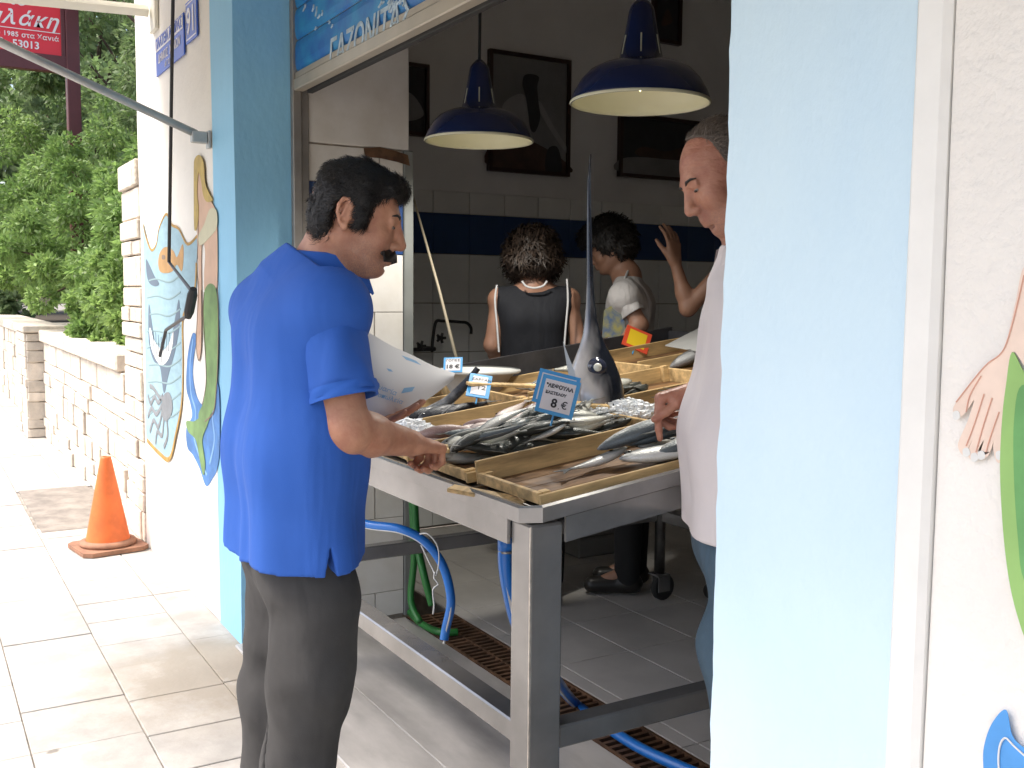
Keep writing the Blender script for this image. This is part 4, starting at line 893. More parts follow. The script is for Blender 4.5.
# loose boards lying on the rim of the front crates
for (lab, x, y, z, l, w, rz) in (('splintered pale board end lying across the near left corner of the fish crate', -2.27, .015, .092, .13, .05, 1.2), ('thin pale slat lying along the front corner of the stained crate', -2.0, .05, .012, .2, .035, .55), ('long narrow slat resting on top between the middle crates', -2.83, .62, .10, .34, .03, 1.45), ('short block of wood wedged beside the swordfish head', -2.37, .60, .085, .09, .05, 1.3)):
    m = MB(); m.box(-l/2, l/2, -w/2, w/2, 0, .010, .002); o = mk('wooden_slat', m.vf, WOOD, None, label=lab, cat='board'); o.location = (x, y, tz(y, z)); o.rotation_euler = Euler((ROT, .06, rz))

# ---------------------------------------------------------------- fish
def fishmat(name, back, belly, spot=0.0, rough=.42):
    m_ = pbr(name, back, rough, var=.1, coat=.08); t = m_.node_tree; N = t.nodes; L = t.links; b = N['Principled BSDF']
    tc = N.new('ShaderNodeTexCoord'); sp = N.new('ShaderNodeSeparateXYZ'); L.new(tc.outputs['Generated'], sp.inputs[0])
    no = N.new('ShaderNodeTexNoise'); no.inputs['Scale'].default_value = 9; no.inputs['Detail'].default_value = 6; L.new(tc.outputs['Generated'], no.inputs[0])
    ad = N.new('ShaderNodeMath'); ad.operation = 'MULTIPLY_ADD'; ad.inputs[1].default_value = .45; L.new(no.outputs['Fac'], ad.inputs[0]); L.new(sp.outputs['Z'], ad.inputs[2])
    rp = N.new('ShaderNodeValToRGB'); e = rp.color_ramp.elements; e[0].position = .52; e[0].color = (*belly, 1); e[1].position = .86; e[1].color = (*back, 1)
    q = e.new(.68); q.color = tuple([(a+c)/2*.9 for a, c in zip(back, belly)])+(1,)
    L.new(ad.outputs[0], rp.inputs[0]); L.new(rp.outputs[0], b.inputs['Base Color']); b.inputs['Metallic'].default_value = .15
    vo = N.new('ShaderNodeTexVoronoi'); vo.inputs['Scale'].default_value = 260; L.new(tc.outputs['Object'], vo.inputs[0]); bp = N.new('ShaderNodeBump'); bp.inputs['Strength'].default_value = .7; bp.inputs['Distance'].default_value = .0012; L.new(vo.outputs[0], bp.inputs['Height']); L.new(bp.outputs[0], b.inputs['Normal'])
    return m_
FG = fishmat('grey_fish_scales', (.04, .045, .04), (.60, .60, .54)); FS = fishmat('silver_fish_skin', (.10, .12, .13), (.70, .70, .66)); FP = fishmat('pink_fish_skin', (.20, .13, .12), (.58, .50, .46)); FD = fishmat('dark_fish_skin', (.02, .022, .03), (.25, .25, .25))
FIN = pbr('fish_fin', (.12, .12, .11), .4, var=.3, vscale=30)
def fish_proto(kind, mat, L_=.2, hh=.045, tt=.028, label='x', bend=.0, cat='fish', pts=None):
    root = thing(kind, label, cat, (0, 0, 0)); prof = pts or [(0, .05), (.03, .26), (.08, .5), (.16, .78), (.28, .98), (.40, 1.0), (.55, .86), (.70, .58), (.82, .32), (.90, .20), (.94, .2)]
    V = []; n = 12
    for (u, r) in prof:
        cx = u*L_; by = bend*math.sin(u*3.0)*L_
        for k in range(n):
            a = 2*math.pi*k/n; V.append((cx, by+tt*r**.8*math.cos(a)*.5, hh*r*math.sin(a)*.5*(1.05 if math.sin(a) < 0 else .95)))
    F = [(i*n+k, i*n+(k+1) % n, (i+1)*n+(k+1) % n, (i+1)*n+k) for i in range(len(prof)-1) for k in range(n)]+[tuple(range(n-1, -1, -1)), tuple((len(prof)-1)*n+k for k in range(n))]
    b = mk('body', (V, F), mat, root, smooth=True, local=True)
    by = bend*math.sin(.93*3)*L_
    def fin(name, P, th=.0012):
        m = MB(); m.prism([(x, by+y, z) for x, y, z in P], (0, th, 0)); mk(name, m.vf, FIN, root, local=True)
    fin('tail_fin', [(L_*.92, 0, .004), (L_*1.12, 0, hh*.55), (L_*1.04, 0, 0), (L_*1.12, 0, -hh*.55), (L_*.92, 0, -.004)])
    by = bend*math.sin(1.2)*L_; fin('dorsal_fin', [(L_*.32, 0, hh*.46), (L_*.40, 0, hh*.66), (L_*.6, 0, hh*.50), (L_*.66, 0, hh*.33)])
    m = MB(); m.add([(L_*.26, tt*.48, -hh*.1), (L_*.36, tt*.66, -hh*.12), (L_*.35, tt*.6, -hh*.3)], [(0, 1, 2), (2, 1, 0)]); mk('side_fin', m.vf, FIN, root, local=True)
    for s_ in (-1, 1):
        m = MB(); m.lathe((0, 0, 0), [(.0002, hh*.03), (hh*.05, hh*.022), (hh*.08, 0)], 10); V2 = [(L_*.095+x, s_*(tt*.27+z_), y+hh*.08) for x, y, z_ in m.V]
        mk('eye', (V2, m.F), EYED, root, local=True, smooth=True)
    return root
used = {}
def put(root, key, M, label, group):
    o = root if not used.get(key) else dup(root)
    used[key] = True; o.matrix_basis = M; o['label'] = label; o['group'] = group; return o
def lay(x, y, z, head, side=1, tilt=0.0, sc=1.0):
    """fish lying on its side: heading in degrees in the crate plane"""
    return Matrix.Translation((x, y, z)) @ Matrix.Rotation(R(head), 4, 'Z') @ Matrix.Rotation(R(tilt), 4, 'Y') @ Matrix.Rotation(R(90*side), 4, 'X') @ Matrix.Scale(sc, 4)
fg = fish_proto('grey_fish', FG, .20, .058, .036, bend=.03); g = random.Random(21)
ORD = 'first second third fourth fifth sixth seventh eighth ninth tenth eleventh twelfth thirteenth fourteenth fifteenth sixteenth seventeenth eighteenth nineteenth twentieth'.split()
LG = 'small grey fish lying among the others in the heap below the eight euro sign'
for i in range(40):
    y = .05+(i % 20)/20*.47; lx = g.uniform(.05, .22)
    z = .026+.022*(i//20)+g.uniform(0, .024)+.018*math.sin((y-.05)/.47*math.pi)
    h = g.choice([75, 100, 60, 250, 280, 120, 85])+g.uniform(-22, 22)
    M = CM('B') @ lay(lx-math.cos(R(h))*.1, min(max(y+.0-math.sin(R(h))*.1, .02), .38) if math.sin(R(h)) > 0 else max(y+.1, .21), z, h, g.choice([-1, 1]), g.uniform(-16, 16), g.uniform(.75, 1.0))
    put(fg, 'fg', M, 'small grey fish in the big heap, %s layer, %s from near end, %s' % ('upper' if i > 19 else 'lower', ORD[i % 20], 'right side' if lx > .135 else 'left side'), 'grey fish heaped in the crate under the eight euro sign')
fs = fish_proto('silver_fish', FS, .24, .058, .03, bend=.04)
for (x, y, z, h, s_, tl, sc, lab) in ((.13, .27, .055, 66, 1, -10, 1.35, 'white bellied fish on top, tail raised, nearest the pointing finger'), (.22, .27, .045, 72, -1, -5, 1.3, 'silver fish lying along the near edge of the stained crate'), (.17, .33, .06, 80, 1, -3, 1.15, 'silver fish between the two longer ones at the crate end'), (.27, .34, .05, 84, 1, -2, 1.05, 'silver fish lowest at the table rim under the finger'), (.08, .42, .035, 95, -1, 0, .8, 'small silver fish deepest in the corner of the stained crate')):
    put(fs, 'fs', CM('A') @ lay(x, y, z, h, s_, tl, sc), lab, 'silver fish in the nearest crate')
for i in range(10):
    put(fs, 'fs', CM('F') @ lay(g.uniform(.05, .2), g.uniform(.03, .3), .02+.004*i, g.uniform(70, 110), g.choice((-1, 1)), g.uniform(-5, 5), g.uniform(.9, 1.15)), 'silver fish in the crate right of the swordfish head, %s from the bottom' % ORD[i], 'silver fish in the second row crate')
for (k_, n_) in (('G', 9), ('H', 9), ('E', 7), ('I', 7), ('M', 8)):
    for i in range(n_):
        h = g.choice([70, 100, 255, 285])+g.uniform(-20, 20); put(fg, 'fg', CM(k_) @ lay(g.uniform(.07, .22), g.uniform(.08, .26) if h < 180 else g.uniform(.28, .5), .024+.004*i, h, g.choice([-1, 1]), g.uniform(-12, 12), g.uniform(.7, 1.1)), 'grey fish in the crate %s, %s from bottom' % (dict(G='under the swordfish head', H='left of the swordfish head', E='at the front row left end', I='next to the white tub', M='right of the yellow sign')[k_], ORD[i]), 'grey fish in the rear crates')
ff = fish_proto('slender_fish', FS, .19, .036, .022, bend=-.04)
for i in range(22):
    h = g.choice([60, 85, 110, 265])+g.uniform(-20, 20); put(ff, 'ff', CM('B' if i < 14 else 'A') @ lay(g.uniform(.06, .22), (g.uniform(.05, .36) if i < 14 else g.uniform(.33, .4)) if h < 180 else g.uniform(.3, .5), .075+.0012*i if i < 14 else .03+.003*(i-14), h, g.choice([-1, 1]), g.uniform(-12, 12), g.uniform(.7, 1.05)), ('slender silver fish on top of the grey heap, %s from the near end' if i < 14 else 'slender silver fish at the far end of the stained crate, %s from bottom') % ORD[i if i < 14 else i-14], 'slender silver fish in the front crates')
fp = fish_proto('pink_fish', FP, .20, .06, .04, bend=.05)
for i in range(16):
    y = .05+i*.027; put(fp, 'fp', CM('C') @ lay(g.uniform(.04, .2), y, .02+g.uniform(0, .03), g.uniform(30, 120), g.choice((-1, 1)), g.uniform(-9, 9), g.uniform(.8, 1.1)), 'pinkish fish in the crate left of the grey heap, %s from its front end' % ORD[i], 'pinkish fish in the third crate')
fdk = fish_proto('dark_fish', FD, .22, .07, .05)
for (x, y, z, h, tl, wh) in ((.05, .30, .07, 250, 18, 'left one'), (.14, .33, .075, 262, 25, 'middle one'), (.21, .30, .07, 275, 14, 'right one')):
    put(fdk, 'fd', CM('K') @ lay(x, y, z, h, 1, tl, 1.0), wh+' of three dark fish with raised heads before the yellow sign', 'dark fish below the yellow sign')
for i in range(5):
    put(fdk, 'fd', CM('D') @ lay(.05+.045*i, .06+.06*i, .03, 70+9*i, 1, -3, .95), 'dark fish in the crate behind the paper, %s from the front' % ORD[i], 'dark fish behind the wrapping paper')
fl = fish_proto('long_silver_fish', FS, .52, .085, .05, pts=[(0, .08), (.05, .4), (.12, .7), (.25, .95), (.45, 1), (.65, .85), (.82, .5), (.92, .22), (.95, .2)], bend=.02)
for (k, x, y, z, h, lab) in (('M', .02, .56, .085, 262, 'long silver fish lying across the back crate, head by the man\'s sleeve'), ('M', .12, .58, .09, 255, 'second long silver fish beside the yellow sign crate'), ('M', .22, .60, .085, 258, 'long silver fish half under the sheet of paper'), ('F', .05, .56, .09, 268, 'long silver fish laid over the second row crate above the hand'), ('N', .02, .52, .10, 250, 'long silver fish crossing the others at the back right corner'), ('N', .18, .55, .11, 256, 'long silver fish topmost of the back right pile'), ('F', .16, .60, .095, 262, 'long silver fish with dark back nearest the pointing hand'), ('N', .08, .5, .085, 262, 'long silver fish farthest right on the table')):
    put(fl, 'fl', CM(k) @ lay(x, y, z, h, 1, 2, 1.0), lab, 'long silver fish at the right side of the table')
# dark blade-like fish leaning at the price sign
m = MB(); P = spl([A(x, y, 3.35) for x, y in ((398, 424), (420, 414), (446, 402), (462, 388), (472, 376), (478, 368))], 5)
rr = [.004+.013*math.sin(min(1, i/(len(P)-1)*1.15)*math.pi*.85) for i in range(len(P))]
m.tube(P, rr, 8); mk('scabbard_fish', m.vf, FD, None, smooth=True, loc=tuple(P[0]), label='slim dark curved fish lying against the small price sign near the paper', cat='fish')

# crushed ice heaps
def ice(label, c, rx, ry, h, n, seed):
    g = np.random.default_rng(seed); m = MB()
    for _ in range(n):
        a = g.uniform(0, 2*math.pi); r = math.sqrt(g.uniform(0, 1)); x = c[0]+rx*r*math.cos(a); y = c[1]+ry*r*math.sin(a); z = c[2]+h*(1-r*r)*g.uniform(.5, 1)
        s_ = g.uniform(.003, .0075); q = g.normal(size=(8, 3))*.25+np.array([(i, j, k) for i in (-1, 1) for j in (-1, 1) for k in (-1, 1)])
        m.add([(x+s_*v[0], y+s_*v[1], z+s_*v[2]) for v in q], [(0, 1, 3, 2), (4, 6, 7, 5), (0, 4, 5, 1), (2, 3, 7, 6), (0, 2, 6, 4), (1, 5, 7, 3)])
    mk('crushed_ice', m.vf, ICE, None, loc=tuple(c), label=label, cat='ice', kind='stuff')
p1 = onp(568, 420, 2, 1.03); ice('heap of crushed ice at the foot of the eight euro sign', (p1[0]-.01, p1[1]+.01, p1[2]-.02), .055, .06, .06, 700, 3)
p2 = onp(618, 408, 2, 1.05); ice('spread of crushed ice in front of the swordfish head', (p2[0], p2[1], p2[2]-.02), .09, .17, .045, 1100, 4)
p3 = onp(400, 424, 2, 1.0); ice('patch of crushed ice beside the wrapping paper', (p3[0]-.03, p3[1]+.03, p3[2]-.03), .06, .1, .04, 300, 6)

# ---------------------------------------------------------------- swordfish head
SWM = pbr('swordfish_skin', (.020, .024, .045), .25, coat=.4, vscale=5, var=.3)
t_ = SWM.node_tree; N = t_.nodes; L = t_.links; tc = N.new('ShaderNodeTexCoord'); sp = N.new('ShaderNodeSeparateXYZ'); L.new(tc.outputs['Generated'], sp.inputs[0]); no = N.new('ShaderNodeTexNoise'); no.inputs['Scale'].default_value = 5; L.new(tc.outputs['Generated'], no.inputs[0])
ad = N.new('ShaderNodeMath'); ad.operation = 'MULTIPLY_ADD'; ad.inputs[1].default_value = .35; L.new(no.outputs['Fac'], ad.inputs[0]); L.new(sp.outputs['Y'], ad.inputs[2]); rp = N.new('ShaderNodeValToRGB'); e = rp.color_ramp.elements; e[0].position = .42; e[0].color = (.50, .49, .50, 1); e[1].position = .72; e[1].color = (.018, .022, .034, 1); L.new(ad.outputs[0], rp.inputs[0]); L.new(rp.outputs[0], N['Principled BSDF'].inputs['Base Color']); N['Principled BSDF'].inputs['Metallic'].default_value = .4
dS = 3.0
base = A(594, 412, dS); sw = thing('swordfish_head', 'cut swordfish head standing upright with its long bill pointing at the ceiling', 'fish', tuple(base))
V = []; n = 20; prof = [(592, 418, 31, .9), (592, 405, 33, .9), (593, 390, 31, .9), (594, 375, 26, .85), (594, 360, 20, .8), (593, 347, 14, .8), (592, 335, 9.5, .8), (591, 322, 6.6, .8), (590.5, 305, 4.8, .8), (590, 280, 3.4, .7), (589.5, 250, 2.8, .7), (589, 210, 2.1, .7), (589, 180, 1.5, .7), (590.5, 154, .6, .7)]
for (x, y, r_, fl_) in prof:
    c = A(x, y, dS); rr_ = r_*dS/F_PX
    for k in range(n):
        a = 2*math.pi*k/n; V.append(c+RT*rr_*math.cos(a)*(1.0)+FW*rr_*math.sin(a)*fl_)
F = [(i*n+k, i*n+(k+1) % n, (i+1)*n+(k+1) % n, (i+1)*n+k) for i in range(len(prof)-1) for k in range(n)]+[tuple(range(n)), tuple((len(prof)-1)*n+k for k in range(n-1, -1, -1))]
mk('head', (V, F), SWM, sw, smooth=True)
ec = A(597, 368, dS-.052); f = Fr(ec, -FW)
m = MB(); m.lathe((0, 0, 0), [(.0001, .014), (.016, .012), (.026, .006), (.031, -.008)], 24); mk('eye', ([f.p(z_, x, y) for x, y, z_ in m.V], m.F), pbr('fish_eye_ring', (.03, .035, .06), .1, coat=.5), sw, smooth=True)
m = MB(); m.lathe((0, 0, 0), [(.0001, .0185), (.008, .0175), (.0115, .015), (.0125, .010)], 24); mk('pupil', ([f.p(z_, x+.001, y+.002) for x, y, z_ in m.V], m.F), pbr('fish_pupil', (.70, .70, .62), .15, coat=.5), sw, smooth=True)
m = MB(); P = spl([A(x, y, dS-.05) for x, y in ((584, 405), (583, 392), (586, 380))], 4); m.tube(P, .0035, 6); mk('gill_line', m.vf, pbr('silver_fin', (.5, .5, .52), .3, metal=.5), sw)
# pointed tail fin standing beside it
m = MB(); P = [A(x, y, 2.92) for x, y in ((563, 341), (567, 352), (574, 370), (578, 384), (580, 402), (566, 402), (570, 384), (566, 360))]; m.prism(P, tuple(FW*.006)); b_ = A(573, 400, 2.92)
mk('fish_fin', m.vf, MT['silver_fin'], None, loc=tuple(b_), label='narrow pointed silver fin standing upright left of the swordfish head', cat='fish fin')

# ---------------------------------------------------------------- price signs
def psign(label, corners, d, txt, th=.003, border=.10, mats=None, stick=True):
    """corners px TL, TR, BR, BL with depths"""
    P = [A(x, y, dd) for (x, y), dd in zip(corners, d)]; t = thing('price_sign', label, 'price sign', tuple((P[2]+P[3])/2), 'price signs stuck among the fish')
    ex = (P[1]-P[0]+P[2]-P[3])/2; ey = (P[0]-P[3]+P[1]-P[2])/2; c = sum(P)/4; w = np.linalg.norm(ex); hgt = np.linalg.norm(ey); ex /= w; ey -= ex*(ex @ ey); ey /= np.linalg.norm(ey); ez = np.cross(ex, ey)
    bc, cc2 = mats or (CARDB, CARD)
    def panel(nm, a0, a1, b0, b1, z0, z1, mt, par):
        m = MB(); m.box(a0, a1, b0, b1, z0, z1); V, F = m.vf; return mk(nm, place((V, F), c, ex, ey, ez), mt, par)
    bk = panel('card', -w/2, w/2, -hgt/2, hgt/2, -th, 0, bc, t); k = border*hgt
    panel('panel', -w/2+k, w/2-k, -hgt/2+k, hgt/2-k, .0002, .0008, cc2, t)
    for (s, sz, x, y, kw2) in txt: mk('lettering', place(text_vf(s, sz*hgt, depth=.0003, **kw2), c+ex*x*w+ey*y*hgt+ez*.0012, ex, ey, ez), INK, t)
    if stick:
        m = MB(); m.tube([c-ey*hgt*.35-ez*.006, c-ey*(hgt*.5+.028)-ez*.006], .0025, 6); mk('stick', m.vf, CARDB, t)
    return t
psign('blue bordered price card reading eight euro, in the middle of the table', [(543, 373), (580, 383), (573, 420), (535, 411)], (2.62, 2.60, 2.60, 2.62), [('"ΛΕΘΟΥΛΑ', .140, .0, .24, dict(bold=.0006)), ('ΚΑΣΤΕΛΟΥ', .105, -.06, .06, dict(bold=.0004)), ('8', .32, -.05, -.2, dict(bold=.001)), ('€', .27, .22, -.2, dict(bold=.0003)), (',', .2, .09, -.25, {})])
psign('blue bordered card mostly hidden just behind the eight euro sign', [(542, 369), (582, 378), (571, 412), (530, 400)], (2.72, 2.70, 2.70, 2.72), [('ΣΑΡΔΕΛΑ', .13, .02, .30, {})])
psign('small leaning blue and white card beside the slim dark fish', [(473, 373), (495, 377), (486, 398), (463, 395)], (3.30, 3.30, 3.2, 3.2), [('ΖΑΡΓΑΝ', .13, .05, .25, {}), ('12', .25, .1, -.1, {})])
psign('blue and white price card farthest left, touching the wrapping paper', [(446, 357), (466, 358), (459, 371), (441, 373)], (3.45, 3.45, 3.4, 3.4), [('ΓΟΠΕΣ', .2, .0, .27, {}), ('18 €', .34, -.02, -.15, dict(bold=.0006))])
psign('bright yellow card with red border at the back of the table', [(631, 326), (656, 337), (643, 352), (618, 342)], (4.35, 4.35, 4.25, 4.25), [], mats=(pbr('red_card', (.60, .07, .03), .5), pbr('yellow_card', (.70, .48, .02), .5)), border=.13)

# ---------------------------------------------------------------- tub, stick, papers on the table
PLW2 = pbr('white_plastic', (.55, .55, .52), .4, var=.06)
tbw = onp(478, 374, 2, 1.09); tub = thing('plastic_tub', 'shallow white plastic tub at the left back of the fish table', 'tub', tuple(tbw))
m = MB(); m.lathe((tbw[0]-.1, tbw[1]+.05, tbw[2]-.075), [(.10, 0), (.14, .07), (.158, .074), (.158, .082), (.135, .082), (.10, .01), (.0, .01)], 32); mk('bowl', m.vf, PLW2, tub, smooth=True)
m = MB(); m.lathe((tbw[0]-.1, tbw[1]+.05, tbw[2]-.075), [(.159, .073), (.164, .076), (.164, .083), (.157, .086)], 32); mk('rim', m.vf, PLW2, tub, smooth=True)
a = A(456, 358, 4.15); b = A(413, 196, 4.45); m = MB(); m.tube([a-(b-a)*.12, a*.6+b*.4+np.array([0, .006, 0]), b], [.0075, .0065, .0045], 8); mk('bamboo_stick', m.vf, pbr('bamboo', (.36, .31, .22), .6, var=.15, vscale=9), None, smooth=True, loc=tuple(a), label='thin pale stick leaning up against the side wall behind the blue shirted man', cat='stick')
m = MB(); P = [A(x, y, d) for x, y, d in ((665, 346, 4.1), (702, 327, 4.4), (720, 333, 4.0), (700, 352, 3.8))]; m.prism(P, (0, 0, .003)); mk('paper_sheet', m.vf, pbr('grey_white_sheet', (.32, .32, .31), .7), None, loc=tuple(P[0]), label='flat grey white sheet lying at the back right of the fish table', cat='paper')

# ---------------------------------------------------------------- hoses, cord
HB = pbr('blue_hose_plastic', (.015, .16, .55), .35, coat=.2); HG = pbr('green_hose_plastic', (.02, .16, .03), .4); HW = pbr('white_stripe', (.6, .6, .58), .5)
def hose(name, label, pts, r, mat, stripe=False, cat='hose'):
    t = thing(name, label, cat, tuple(pts[0])); P = spl(pts, 8); m = MB(); m.tube(P, r, 12); mk('tube', m.vf, mat, t, smooth=True)
    if stripe: m = MB(); m.tube([p-UP*r*.72-FW*r*.5 for p in P], r*.28, 6); mk('stripe', m.vf, HW, t, smooth=True)
    return t
hose('water_hose', 'bright blue hose arching below the table beside the blue shirted man, ending at the drain', [A(340, 512, 3.3), A(366, 524, 3.25), A(400, 529, 3.2), A(425, 542, 3.2), A(443, 566, 3.2), A(451, 600, 3.2), A(446, 628, 3.25), (A(444, 640, 3.25))], .0145, HB, True)
hose('water_hose', 'blue hose dropping from the valve by the corner leg then running along the floor drain', [A(506, 540, 2.35), A(505, 560, 2.35), A(509, 590, 2.37), A(520, 630, 2.42), A(545, 665, 2.4), onp(572, 700, 2, .03), onp(600, 722, 2, .02), onp(640, 748, 2, .02), onp(700, 775, 2, .02), onp(760, 800, 2, .02)], .0165, HB, True)
m = MB(); p = A(506, 537, 2.35); vv = thing('hose_valve', 'steel pipe stub with blue clamp under the table corner', 'valve', tuple(p)); m.tube([p+UP*.05, p], .011, 12); mk('pipe', m.vf, ALU, vv, smooth=True)
m = MB(); m.tube([p-UP*.002, p-UP*.028], .0195, 12); mk('clamp', m.vf, HB, vv, smooth=True)
m = MB(); m.tube([p-UP*.031, p-UP*.037], .0192, 12); mk('band', m.vf, STEEL, vv, smooth=True)
hose('garden_hose', 'left strand of green hose hanging down behind the white jamb', [A(411, 485, 4.1), A(413, 520, 4.1), A(414, 560, 4.1), A(411, 600, 4.1), A(420, 622, 4.05)], .014, HG)
hose('garden_hose', 'right strand of green hose slanting to the drain', [A(414, 490, 4.05), A(417, 540, 4.05), A(424, 575, 4.0), A(432, 605, 4.0)], .015, HG)
hose('garden_hose', 'short length of green hose lying on the floor grating at the jamb', [onp(410, 612, 2, .03), onp(422, 624, 2, .02), onp(440, 632, 2, .02), onp(458, 632, 2, .02)], .0145, HG)
hose('tied_cord', 'knotted white cord looped round the blue hose', [A(421, 545, 3.17), A(432, 568, 3.16), A(436, 575, 3.15), A(439, 560, 3.15), A(437, 545, 3.14), A(428, 534, 3.14), A(420, 534, 3.16)], .0022, HW, cat='cord')
hose('tied_cord', 'loose end of white cord hanging with a knot below the blue hose', [A(435, 572, 3.15), A(434, 578, 3.14), A(438, 584, 3.14), A(433, 590, 3.14), A(434, 605, 3.14), A(433, 614, 3.15)], .0025, HW, cat='cord')
# ---------------------------------------------------------------- things on the floor at the back
pb = onp(592, 556, 2, 0)
m = MB(); m.box(pb[0]-.2, pb[0]+.02, pb[1]-.10, pb[1]+.18, .0, .10, .01); m.box(pb[0]-.17, pb[0]+.0, pb[1]-.08, pb[1]+.15, .10, .26, .01)
mk('polystyrene_box', m.vf, pbr('dirty_polystyrene', (.24, .23, .215), .9), None, loc=tuple(pb), label='off white box on the floor under the table, behind the corner leg', cat='box')

# ================================================================== PEOPLE
def nz(v): v = np.array(v, float); return v/np.linalg.norm(v)
def torso_prims(neck, chest, belly, pelvis, lat, w, r, k=.06, sh=None):
    """w half spacing of the two columns at chest, belly, pelvis; r their radii"""
    L = []
    for s_ in (-1, 1):
        L += [cone(chest+lat*s_*w[0], belly+lat*s_*w[1], r[0], r[1], k), cone(belly+lat*s_*w[1], pelvis+lat*s_*w[2], r[1], r[2], k)]
    if sh:
        for q, rr_ in sh: L += [cone(neck-np.array([0, 0, .035]), q, .052, rr_, .05), cone(chest+(q-chest)*.35, q, r[0]*.85, rr_, .06)]
    return L
def person(label, head, neck, chest, belly, pelvis, lat, w, r, arms, legs, skin, h, s=1.0, neck_r=.058, hands=(), hair=None, toe=(0, 1, 0), jaw=1.0, nose=1.0, group=None, shr=.055, armr=(.050, .042, .036, .026)):
    base = (legs[0][2]+legs[1][2])/2; base[2] = 0
    t = thing('person', label, 'person', tuple(base), group)
    P = head_prims(head, s, jaw, nose)
    P += [cone(head.p(-.030, 0, -.055), neck, neck_r*.98, neck_r*1.08, .03)]
    P += torso_prims(neck, chest, belly, pelvis, lat, w, [r[0]-.018, r[1]-.022, r[2]-.062], sh=[(a[0], shr-.008) for a in arms])
    for (a, b, c) in arms: P += [cone(a, b, armr[0], armr[1], .02), cone(b, b+(c-b)*.35, armr[2]+.004, armr[2]+.003, .02), cone(b+(c-b)*.3, c, armr[2]+.002, armr[3], .02)]
    for hp in hands: P += hp
    for (a, b, c) in legs:
        P += [cone(a, b, .058, .050, .03), cone(b, c, .050, .036, .02), cone(c, c+nz(toe)*.13-np.array([0, 0, .045]), .036, .026, .02)]
    V, Fq = sdf(P, h); bo = mk('body', (V, Fq), skin, t, smooth=True)
    for q in (-1, 1):
        m = MB(); c = head.p(.0775*s, q*.031*s, .003*s)
        f = Fr(c, head.M[0]+.18*q*head.M[1]-.22*head.M[2], head.M[2]); m.lathe((0, 0, 0), [(.0002, .0128), (.0055, .0122), (.0094, .0098)], 14); mk('eye', ([f.p(z_*s, x*s, y*s*.42) for x, y, z_ in m.V], m.F), EYEW, bo, smooth=True)
        m = MB(); m.lathe((0, 0, 0), [(.0002, .0138), (.0040, .0135), (.0060, .0129)], 12); mk('iris', ([f.p(z_*s, x*s, y*s*.45) for x, y, z_ in m.V], m.F), EYED, bo, smooth=True)
        m = MB(); m.tube([head.p(v[0]*s, q*v[1]*s, v[2]*s) for v in ((.0935, .012, .022), (.0945, .024, .0265), (.0885, .040, .0265), (.080, .049, .022))], [.0022, .0034, .0030, .0012], 6); mk('eyebrow', m.vf, hair or HAIRB, bo, smooth=True)
    return t, bo
def cloth(name, prims, mat, t, h, post, parent=None): V, Fq = sdf(prims, h, post); return mk(name, (V, Fq), mat, parent or t, smooth=True)
def sleeve(a, b, ra, rb, mat, parent, thick=.004, seed=0, name='sleeve', n=28, folds=.004):
    a = np.array(a, float); b = np.array(b, float); ax = nz(b-a); u = nz(np.cross(ax, [0.3, .5, .8])); v = np.cross(ax, u); V = []; m_ = 14; g = random.Random(seed)
    ph = g.uniform(0, 6)
    for i in range(m_+1):
        t_ = i/m_; r_ = ra+(rb-ra)*t_
        for k in range(n):
            an = 2*math.pi*k/n; rr_ = r_+folds*math.sin(3*an+ph+4*t_)*t_+folds*.5*math.sin(5*an+2*ph-7*t_)
            V.append(a+(b-a)*t_+rr_*(math.cos(an)*u+math.sin(an)*v))
    for i in range(3):
        t_ = 1-.06*i; r_ = rb-thick-.001*i
        for k in range(n):
            an = 2*math.pi*k/n; rr_ = r_+folds*math.sin(3*an+ph+4*t_)*t_+folds*.5*math.sin(5*an+2*ph-7*t_); V.append(a+(b-a)*(t_-(.0 if i else 0))+rr_*(math.cos(an)*u+math.sin(an)*v))
    F = [(i*n+k, i*n+(k+1) % n, (i+1)*n+(k+1) % n, (i+1)*n+k) for i in range(m_+3) for k in range(n)]
    return mk(name, (V, F), mat, parent, smooth=True)
def collar(neck_c, up, fwd, r_in, r_out, hgt, mat, parent, gap=.5, tips=.03):
    f = Fr(neck_c, fwd, up); V = []; n = 40
    rows = [(r_in, 0.0), (r_in*1.0, hgt), (r_in+.006, hgt+.004), (r_in+.014, hgt), (r_out, -.008), (r_out-.004, -.012)]
    for k in range(n+1):
        a = gap*.5+(2*math.pi-gap)*k/n; e = abs(k/n-.5)*2; tip = tips*max(0, (e-.75)/.25)
        for j, (r_, z_) in enumerate(rows):
            zz = z_-(tip if j >= 4 else 0)-(.012*e**2 if j < 4 else .02*e**2); rr_ = r_+(tip*.4 if j >= 4 else 0); V.append(f.p(rr_*1.05*math.cos(a), rr_*math.sin(a), zz))
    m_ = len(rows); F = [(k*m_+j, k*m_+j+1, (k+1)*m_+j+1, (k+1)*m_+j) for k in range(n) for j in range(m_-1)]
    return mk('collar', (V, F), mat, parent, smooth=True)
X_ = np.array([1.0, 0, 0]); Y_ = np.array([0, 1.0, 0]); Z_ = np.array([0, 0, 1.0])

